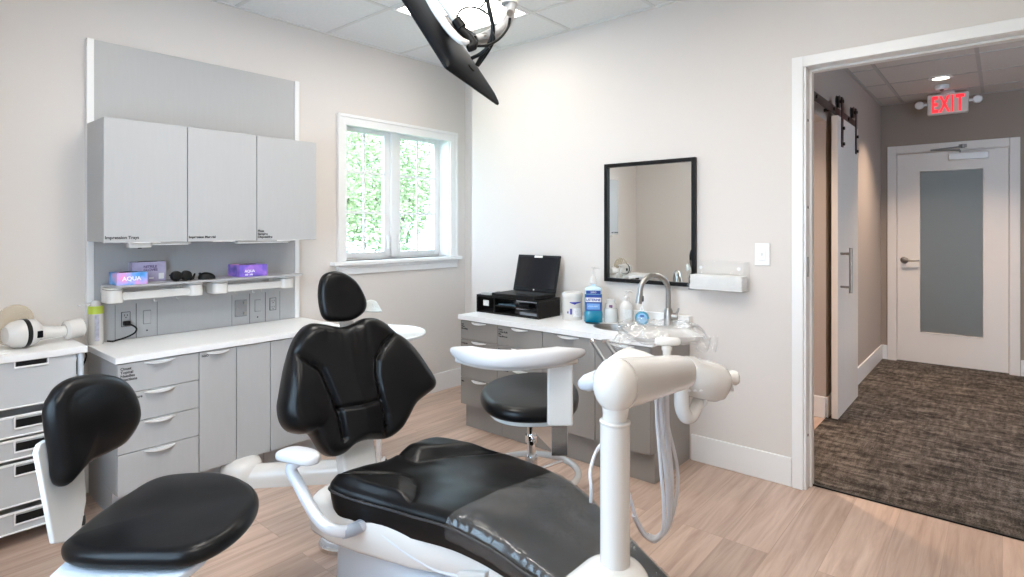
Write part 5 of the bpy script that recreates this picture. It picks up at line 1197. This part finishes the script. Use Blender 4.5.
# lower arm (passes over the floor toward the operator side) and floor column
FP = V((.80, .66, 0))
g = G(); aa = PP + UZ * .545; bb = FP + UZ * .515; ad = (bb - aa).normalized(); ad.z = 0; ad.normalize(); asd = UZ.cross(ad)
rings = []
L0 = (bb - aa).length
for i in range(25):
    s = i / 24; f = min(1, math.sqrt(max(0, 1 - max(0, 1 - s * 5.2) ** 2)) + .02) * min(1, math.sqrt(max(0, 1 - max(0, 1 - (1 - s) * 5.2) ** 2)) + .02)
    c = aa - ad * .07 + (bb - aa + ad * .14) * s
    rings.append([V((c.x, c.y, aa.z + (bb.z - aa.z) * s)) + asd * (.085 * f * math.cos(a)) + UZ * ((.052 if math.sin(a) > 0 else .035) * (.35 + .65 * f) * math.sin(a)) for a in [2 * PI * j / 28 for j in range(28)]])
g.loft(rings); meshobj('lower_arm', g, M['plastic'], t, ang=70)
g = G(); g.cyl(FP + UZ * .02, FP + UZ * .515, .05, n=32); g.lathe([(.001, 0), (.17, 0), (.17, .012), (.14, .026), (.06, .034), (.05, .05), (.001, .05)], FP, n=40); meshobj('floor_column', g, M['plastic'], t)
# knuckle and upper arm
bc = at_d(615.5, 385, D0); D1 = 1.78
ec = at_d(685, 371.5, D1)
axd = (ec - bc).normalized(); axf = V((axd.x, axd.y, 0)).normalized(); axs = UZ.cross(axf)
g = G()
rings = []
for i in range(17):
    a0 = PI * i / 16; rr = math.sin(a0) ** .8 if 0 < i < 16 else .01
    rings.append([bc + axf * (-.047 * math.cos(a0)) + axs * (.048 * rr * math.cos(a)) + UZ * (.058 * rr * math.sin(a)) for a in [2 * PI * j / 32 for j in range(32)]])
g.loft(rings); g.cyl(V((bc.x, bc.y, zcol + .015)), V((bc.x, bc.y, bc.z)), .0265, .036, n=32); meshobj('knuckle', g, M['plastic'], t, ang=70)
rings = []
for i in range(31):
    s = i / 30; f = 1 - .0 * s; e = max(0, (s - .84) / .16); f *= math.sqrt(max(.0004, 1 - e ** 2.6)); c = bc + axf * .01 + (ec - bc) * s
    hw_, hh2 = .047 + .002 * s, .056 - .007 * s
    rings.append([c + axs * (hw_ * f * math.copysign(abs(math.cos(a)) ** .8, math.cos(a))) + UZ * (hh2 * f * math.copysign(abs(math.sin(a)) ** .8, math.sin(a))) for a in [2 * PI * j / 32 for j in range(32)]])
g = G(); g.loft(rings); ua = meshobj('swing_arm', g, M['plastic'], t, ang=60)
g = G(); g.cyl(at_d(628.5, 405.5, D0 + .03), at_d(628.5, 405.5, D0 + .06), .005, n=12); meshobj('arm_screw', g, M['black'], ua)
# head pod
hd0 = 2.0; hc_ = at_d(700, 377, hd0)
vx = V((ST, -CT, 0)); vy = V((CT, ST, 0))
g = G(); rings = []
for s, w_, d_ in ((-.062, .02, .02), (-.060, .06, .05), (-.05, .085, .07), (-.03, .097, .085), (-.008, .106, .095), (.006, .107, .095), (.02, .104, .092), (.036, .094, .082), (.046, .080, .068), (.052, .05, .04), (.053, .02, .02)):
    rings.append([hc_ + vx * (w_ * math.cos(a)) + vy * (d_ * math.sin(a)) + UZ * (s * 1.12 + .012 * math.cos(a) * -1) for a in [2 * PI * j / 36 for j in range(36)]])
g.loft(rings); pod = meshobj('instrument_head', g, M['plastic'], t, ang=60)
g = G(); g.tube([at_d(727, 376, hd0 - .01), at_d(731, 377, hd0 - .01), at_d(736, 378, hd0 - .01), at_d(738, 378, hd0 - .01)], [.016, .025, .025, .018], 20); g.tube([at_d(731, 386, hd0 - .02), at_d(732, 391, hd0 - .02)], .007, 8); meshobj('knob', g, M['plastic'], pod)
g = G()
for x in (688, 694, 700): g.tube([at_d(x, 390.5, hd0 - .098), at_d(x + 2, 391, hd0 - .097)], .004, 8)
meshobj('button', g, M['tbar'], pod)
g = G(); g.tube([at_d(681.5, 374, hd0 - .08), at_d(681.5, 392, hd0 - .08), at_d(682, 407, hd0 - .08), at_d(686, 416.5, hd0 - .075), at_d(692, 415.5, hd0 - .06), at_d(697, 405, hd0 - .04), at_d(702, 390, hd0 - .01)], [.0245, .0245, .0245, .0235, .021, .020, .020], 20, k=6); meshobj('elbow_pipe', g, M['plastic'], t)
g = G(); g.tube([at_d(706, 395, hd0 - .05), at_d(705, 403, hd0 - .05), at_d(702, 408, hd0 - .05)], [.008, .007, .004], 8); meshobj('hinge_tab', g, M['plastic'], pod)
# tray
TZ = .955; tcn = at_d(668, 335, 2.0)
TZ = tcn.z + .02
st_ = at_d(667, 356, 1.93)
g = G(); g.cyl(at_d(667, 372, 1.765), at_d(667, 345, 1.765), .0130, n=20); g.cyl(at_d(667, 350, 1.765), at_d(667, 346, 1.765), .0165, n=20); meshobj('tray_stem', g, M['plastic'], t)
g = G(); a, b = at_d(657, 341.5, 1.765), at_d(678, 341.5, 1.765); g.tube([a - vx * .006, a, a.lerp(b, .5), b, b + vx * .006], [.008, .0125, .0135, .0125, .008], 18); g.tube([at_d(667, 340, 1.77), at_d(667, 336.5, 1.92)], .010, 12); meshobj('tray_holder', g, M['plastic'], t)
# tray board lies level, its long side across the view
fl_, fr2, bk_ = at_z(637, 340, TZ), at_z(707, 339, TZ), at_z(668, 327, TZ)
tu = (fr2 - fl_).normalized(); tv = UZ.cross(tu)
TW = (fr2 - fl_).length / 2; tcen = (fl_ + fr2) / 2
TD = .105
tcen = tcen + tv * TD
def trayrect(z, ins, n=6, r=.03):
    o = []
    for cx_, cy_, a0 in ((TW - ins - r, TD - ins - r, 0), (-TW + ins + r, TD - ins - r, 90), (-TW + ins + r, -TD + ins + r, 180), (TW - ins - r, -TD + ins + r, 270)):
        for j in range(n): a = math.radians(a0 + 90 * j / (n - 1)); o.append(tcen + tu * (cx_ + math.cos(a) * r) + tv * (cy_ + math.sin(a) * r) + UZ * z)
    return o
g = G(); g.loft([trayrect(-.012, .02), trayrect(-.010, .008), trayrect(.006, 0), trayrect(.006, .004), trayrect(-.006, .012), trayrect(-.008, .022)]); meshobj('tray', g, clear_mat('clear_tray', (.95, .95, .95), .06, .12, haze=.34, hazecol=(.72, .72, .72)), t, ang=50)
# plastic sleeve bunched round the tray
g = G(); rnd = random.Random(11); N = 72
def bagring(z, ins, amp, sd_):
    o = []
    for j in range(N):
        a = 2 * PI * j / N; p = 3.4
        x = math.copysign(abs(math.cos(a)) ** (2 / p), math.cos(a)) * (TW + .022 - ins); y = math.copysign(abs(math.sin(a)) ** (2 / p), math.sin(a)) * (TD + .015 - ins)
        q = V((x * 30, y * 30, sd_))
        o.append(tcen + tu * (x + amp * noise.noise(q)) + tv * (y + amp * noise.noise(q + V((9, 0, 0)))) + UZ * (z + amp * 1.6 * noise.noise(q * 1.3 + V((0, 7, 0)))))
    return o
g.loft([bagring(-.016, .10, .004, 1), bagring(-.017, .06, .006, 2), bagring(-.016, .02, .006, 3), bagring(-.008, .006, .008, 4), bagring(.004, 0, .012, 5), bagring(.020, .006, .014, 6), bagring(.030, .024, .016, 7), bagring(.027, .05, .014, 8), bagring(.022, .08, .012, 9), bagring(.020, .105, .008, 10)])
# loose ends
for (x, y, dx, dz) in ((-TW - .02, -.05, -.035, -.035), (-TW - .02, -.09, -.03, -.045), (TW + .01, -.11, .0, -.05), (TW - .02, -.125, -.005, -.045)):
    c = tcen + tu * x + tv * y; rr = []
    for i in range(6):
        s = i / 5; rr.append([c + tu * (dx * s) + UZ * (dz * s + .01) + (tu * math.cos(a) + tv * math.sin(a)) * (.024 * (1 - .3 * s)) * (1 + .35 * noise.noise(V((math.cos(a) * 2, math.sin(a) * 2, i * .9 + x * 9)))) for a in [2 * PI * j / 16 for j in range(16)]])
    g.loft(rr, cap=False)
bag = solo('tray_sleeve', 'crumpled clear plastic sleeve wrapped over the instrument tray', 'plastic sleeve', g, M['bag'], ang=35)
# plastic tent and handpieces behind the arm
g = G(); tip = at_d(628, 346.5, 1.72); basep = [at_d(603, 362, 1.50), at_d(622, 360, 1.55), at_d(668, 362, 1.72), at_d(655, 366, 1.80), at_d(615, 366, 1.62)]
cen = sum(basep, V()) / 5
g.loft([[p - UZ * .02 for p in cr(basep, 4, True)], cr(basep, 4, True), [tip.lerp(p, .45) + UZ * .004 for p in cr(basep, 4, True)], [tip.lerp(p, .06) for p in cr(basep, 4, True)]])
solo('plastic_cover', 'white plastic cover peaked over the back of the swing arm', 'plastic cover', g, mat('milky_film', (.84, .84, .83), .25, vary=(20, .04), bump=(30, .4, .006)), ang=60)
g = G(); g.tube([bc + (ec - bc) * .62, cen - UZ * .03, at_d(609, 368, 1.70) - UZ * .012], .012, 12, k=3); meshobj('instrument_bar', g, M['plastic'], t)
ivory = mat('dark_steel', (.23, .23, .235), .28, 1., vary=(10, .05))
for (x0, y0, x1, y1, nm) in ((592, 341.5, 609, 368, 'handpiece'), (606, 341, 622, 366, 'handpiece')):
    a, b = at_d(x0, y0, 1.78), at_d(x1, y1, 1.70); dd = (b - a).normalized()
    g = G(); g.tube([a, a.lerp(b, .3), a.lerp(b, .6), b], [.0055, .006, .0065, .007], 12); h = meshobj(nm, g, ivory, t)
    g = G(); g.tube([a - vx * .012, a + vx * .010], .0055, 8) if x0 > 600 else g.tube([a - dd * .004, a + dd * .006], .0085, 12); meshobj('tip', g, M['chrome'], h)
g = G(); a, b = at_d(580, 385, 1.62), at_d(600, 379, 1.55)
g.tube([a, a.lerp(b, .12), a.lerp(b, .4), b], [.006, .016, .024, .026], 20); meshobj('light_handle', g, M['plasticcool'], t)
# hoses
def hose(pts, r=.0085): g = G(); g.tube(pts, r, 12, k=8); return meshobj('hose', g, M['hose'], t)
hd_ = 1.98
hose([at_d(656, 385, hd_ - .1), at_d(657, 420, hd_), at_d(661, 470, hd_), at_d(664, 510, hd_), at_d(662, 532, hd_), at_d(652, 540, hd_), at_d(641, 530, hd_), at_d(632, 505, hd_), at_d(622, 470, hd_), at_d(610, 446, hd_ - .05), at_d(599, 447, hd_ - .05), at_d(590.5, 470, hd_ - .08), at_d(591, 500, hd_ - .10), V((1.66, 1.10, .22)), V((1.60, 1.14, .12))], .006)
hose([at_d(660, 385, hd_ - .08), at_d(662, 430, hd_ + .02), at_d(668, 490, hd_ + .03), at_d(668, 525, hd_ + .03), at_d(656, 538, hd_ + .03), at_d(644, 534, hd_ + .02), at_d(634, 515, hd_)], .009)
hose([at_d(666, 385, hd_ - .06), at_d(667, 430, hd_ + .05), at_d(671, 480, hd_ + .06), at_d(670, 520, hd_ + .06), at_d(658, 537, hd_ + .05), at_d(648, 536, hd_ + .04)], .010)
hose([at_d(662, 383, hd_ - .04), at_d(668, 425, hd_ + .06), at_d(677, 465, hd_ + .08), at_d(677, 495, hd_ + .08), at_d(669, 525, hd_ + .08), at_d(656, 541, hd_ + .06), at_d(648, 538, hd_ + .05)], .006)

# ------------------------------------------------------------------ overhead monitor on its arm
Bp = at_d(448, 66, 1.55); Cp = at_d(500.5, 104, 1.85); e1 = Cp - Bp; Ap = at_d(448 - 79, 66 - 132, 1.80)
e1n = e1.normalized(); e2 = Ap - Bp; e2 = e2 - e1n * e2.dot(e1n); e2n = e2.normalized(); mn = e1n.cross(e2n)
if mn.dot(Bp - EYE) > 0: mn = -mn            # mn faces the camera side (the back of the screen)
t = thing('overhead_monitor', 'black flat monitor tilted on a white arm under the ceiling', 'monitor', (Bp + Cp) / 2)
W1, W2 = e1.length, e2.length
def mp_(a, b, h): return Bp + e1n * (a * W1) + e2n * (b * W2) + mn * h
g = G()
def mring(ins, h, r=.02, n=4):
    o = []
    for cx_, cy_, a0 in ((W1 - ins - r, W2 - ins - r, 0), (ins + r, W2 - ins - r, 90), (ins + r, ins + r, 180), (W1 - ins - r, ins + r, 270)):
        for j in range(n): a = math.radians(a0 + 90 * j / (n - 1)); o.append(Bp + e1n * (cx_ + math.cos(a) * r) + e2n * (cy_ + math.sin(a) * r) + mn * h)
    return o
g.loft([mring(.003, -.012, .008), mring(0, -.009, .008), mring(0, -.003, .008), mring(.005, .001, .008), mring(.02, .008, .02), mring(.06, .013, .02), mring(.10, .014, .02)]); mb = meshobj('casing', g, M['blackgloss'], t, ang=35)
g = G(); g.loft([mring(.012, -.0135, .006), mring(.012, -.012, .006)]); meshobj('screen', g, M['screen'], mb)
g = G(); c = mp_(.55, .12, .010); g.cyl(c, c + mn * .007, .013, n=16); c = mp_(.86, .10, .004); g.cyl(c, c + mn * .006, .008, n=12); meshobj('port', g, M['rubber'], mb)
# white bow handle behind
g = G(); g.tube([at_d(412, -30, 1.60), at_d(424, -10, 1.60), at_d(437, 12, 1.60), at_d(449, 29, 1.60), at_d(460, 40, 1.60), at_d(468, 43, 1.61)], [.014, .014, .0145, .014, .013, .010], 18, k=6, flat=(1, .8)); bow = meshobj('bow_handle', g, M['plastic'], t)
g = G(); g.tube([at_d(440, -2, 1.66), at_d(450, 12, 1.66), at_d(458, 23, 1.66)], .012, 16, k=3); a = meshobj('spring_arm', g, M['plastic'], t)
g = G(); g.tube([at_d(456, 20, 1.66), at_d(462, 28, 1.66)], .0155, 16); g.tube([at_d(462, 30, 1.64), at_d(474, 44, 1.62), at_d(468, 48, 1.61)], [.012, .013, .012], 12, k=3); meshobj('arm_joint', g, M['black'], a)
# grey knuckle arm
g = G(); g.tube([at_d(476, 40, 1.66), at_d(486, 37, 1.67), at_d(499, 31, 1.68), at_d(507, 20, 1.69), at_d(510, 8, 1.70), at_d(509.5, 2, 1.70)], [.019, .024, .025, .025, .024, .024], 20, k=5, flat=(1, .7)); ka = meshobj('knuckle_arm', g, mat('light_grey_arm', (.36, .36, .36), .35, vary=(6, .02)), t)
for x, y in ((485, 36), (510, 13)):
    g = G(); a = at_d(x, y, 1.67 - .016); b = at_d(x, y, 1.67 - .022); g.cyl(a, b, .010, n=20); g.cyl(b, at_d(x, y, 1.67 - .025), .0045, n=6); meshobj('arm_bolt', g, M['steel'], ka)
g = G(); pc = at_d(509.5, 3, 1.70); g.cyl(pc - UZ * .004, pc + UZ * .012, .026, n=28); g.cyl(pc + UZ * .012, pc + UZ * .05, .022, n=28); g.cyl(pc + UZ * .05, V((pc.x, pc.y, CEIL - .01)), .019, n=28); meshobj('ceiling_pole', g, M['plastic'], t)
g = G(); g.lathe([(.001, -.03), (.05, -.03), (.07, -.012), (.072, 0), (.001, 0)], (pc.x, pc.y, CEIL - .005), n=32); meshobj('ceiling_flange', g, M['plastic'], t)
g = G(); a = at_d(476, 41, 1.66); b = mp_(.55, .42, .02); g.tube([a, a.lerp(b, .5) + UZ * .006, b], [.016, .018, .03], 14, k=3); meshobj('mount', g, M['black'], t)
for pts, r in (([(487, -12, 1.62), (488, 3, 1.62), (491, 17, 1.62), (493, 30, 1.63), (490, 42, 1.64), (482, 56, 1.66), (477, 65, 1.68)], .0065),
               ([(491, 17, 1.615), (482, 10, 1.62), (470, 7, 1.63), (461, 10, 1.64), (457, 17, 1.645)], .0028),
               ([(491, 16, 1.61), (480, 9, 1.62), (484, 4, 1.62), (486, -4, 1.62)], .0025),
               ([(492, 32, 1.615), (494, 40, 1.62), (488, 52, 1.66), (481, 62, 1.70), (478, 66, 1.71)], .004),
               ([(477, 46, 1.60), (488, 45, 1.61), (500, 38, 1.62), (508, 27, 1.63), (510, 18, 1.63)], .004),
               ([(489, 47, 1.61), (480, 54, 1.63), (472, 58, 1.65)], .0055)):
    g = G(); g.tube([at_d(*p) for p in pts], r, 10, k=8); meshobj('cable', g, M['black'], t)

# ------------------------------------------------------------------ lights, sky, camera
sun = bpy.data.lights.new('sun', 'SUN'); sun.energy = 3.; sun.angle = .02; sun.color = (1, .96, .88)
so2 = bpy.data.objects.new('sun', sun); COL.objects.link(so2); so2.rotation_euler = (math.radians(42), 0, math.radians(20))
wd_ = bpy.data.worlds.new('sky'); sc.world = wd_; wd_.use_nodes = True
nt = wd_.node_tree; bg = nt.nodes['Background']
bg.inputs['Color'].default_value = (.58, .77, 1.0, 1); bg.inputs['Strength'].default_value = 8.5

cam = bpy.data.cameras.new('camera'); co = bpy.data.objects.new('camera', cam); COL.objects.link(co)
cam.sensor_fit = 'HORIZONTAL'; cam.sensor_width = 36; cam.lens = 36 * F_ / 1024; cam.shift_y = -(288.5 - YH) / 1024
co.location = EYE; co.rotation_euler = (PI / 2, 0, TH - PI / 2); cam.clip_start = .02
sc.camera = co
sc.cycles.transparent_max_bounces = 32; sc.cycles.diffuse_bounces = 6; sc.cycles.max_bounces = 16; sc.cycles.sample_clamp_indirect = 6.
vs = sc.view_settings; vs.view_transform = 'Standard'; vs.look = 'None'; vs.exposure = .48; vs.gamma = 1.; vs.use_curve_mapping = False
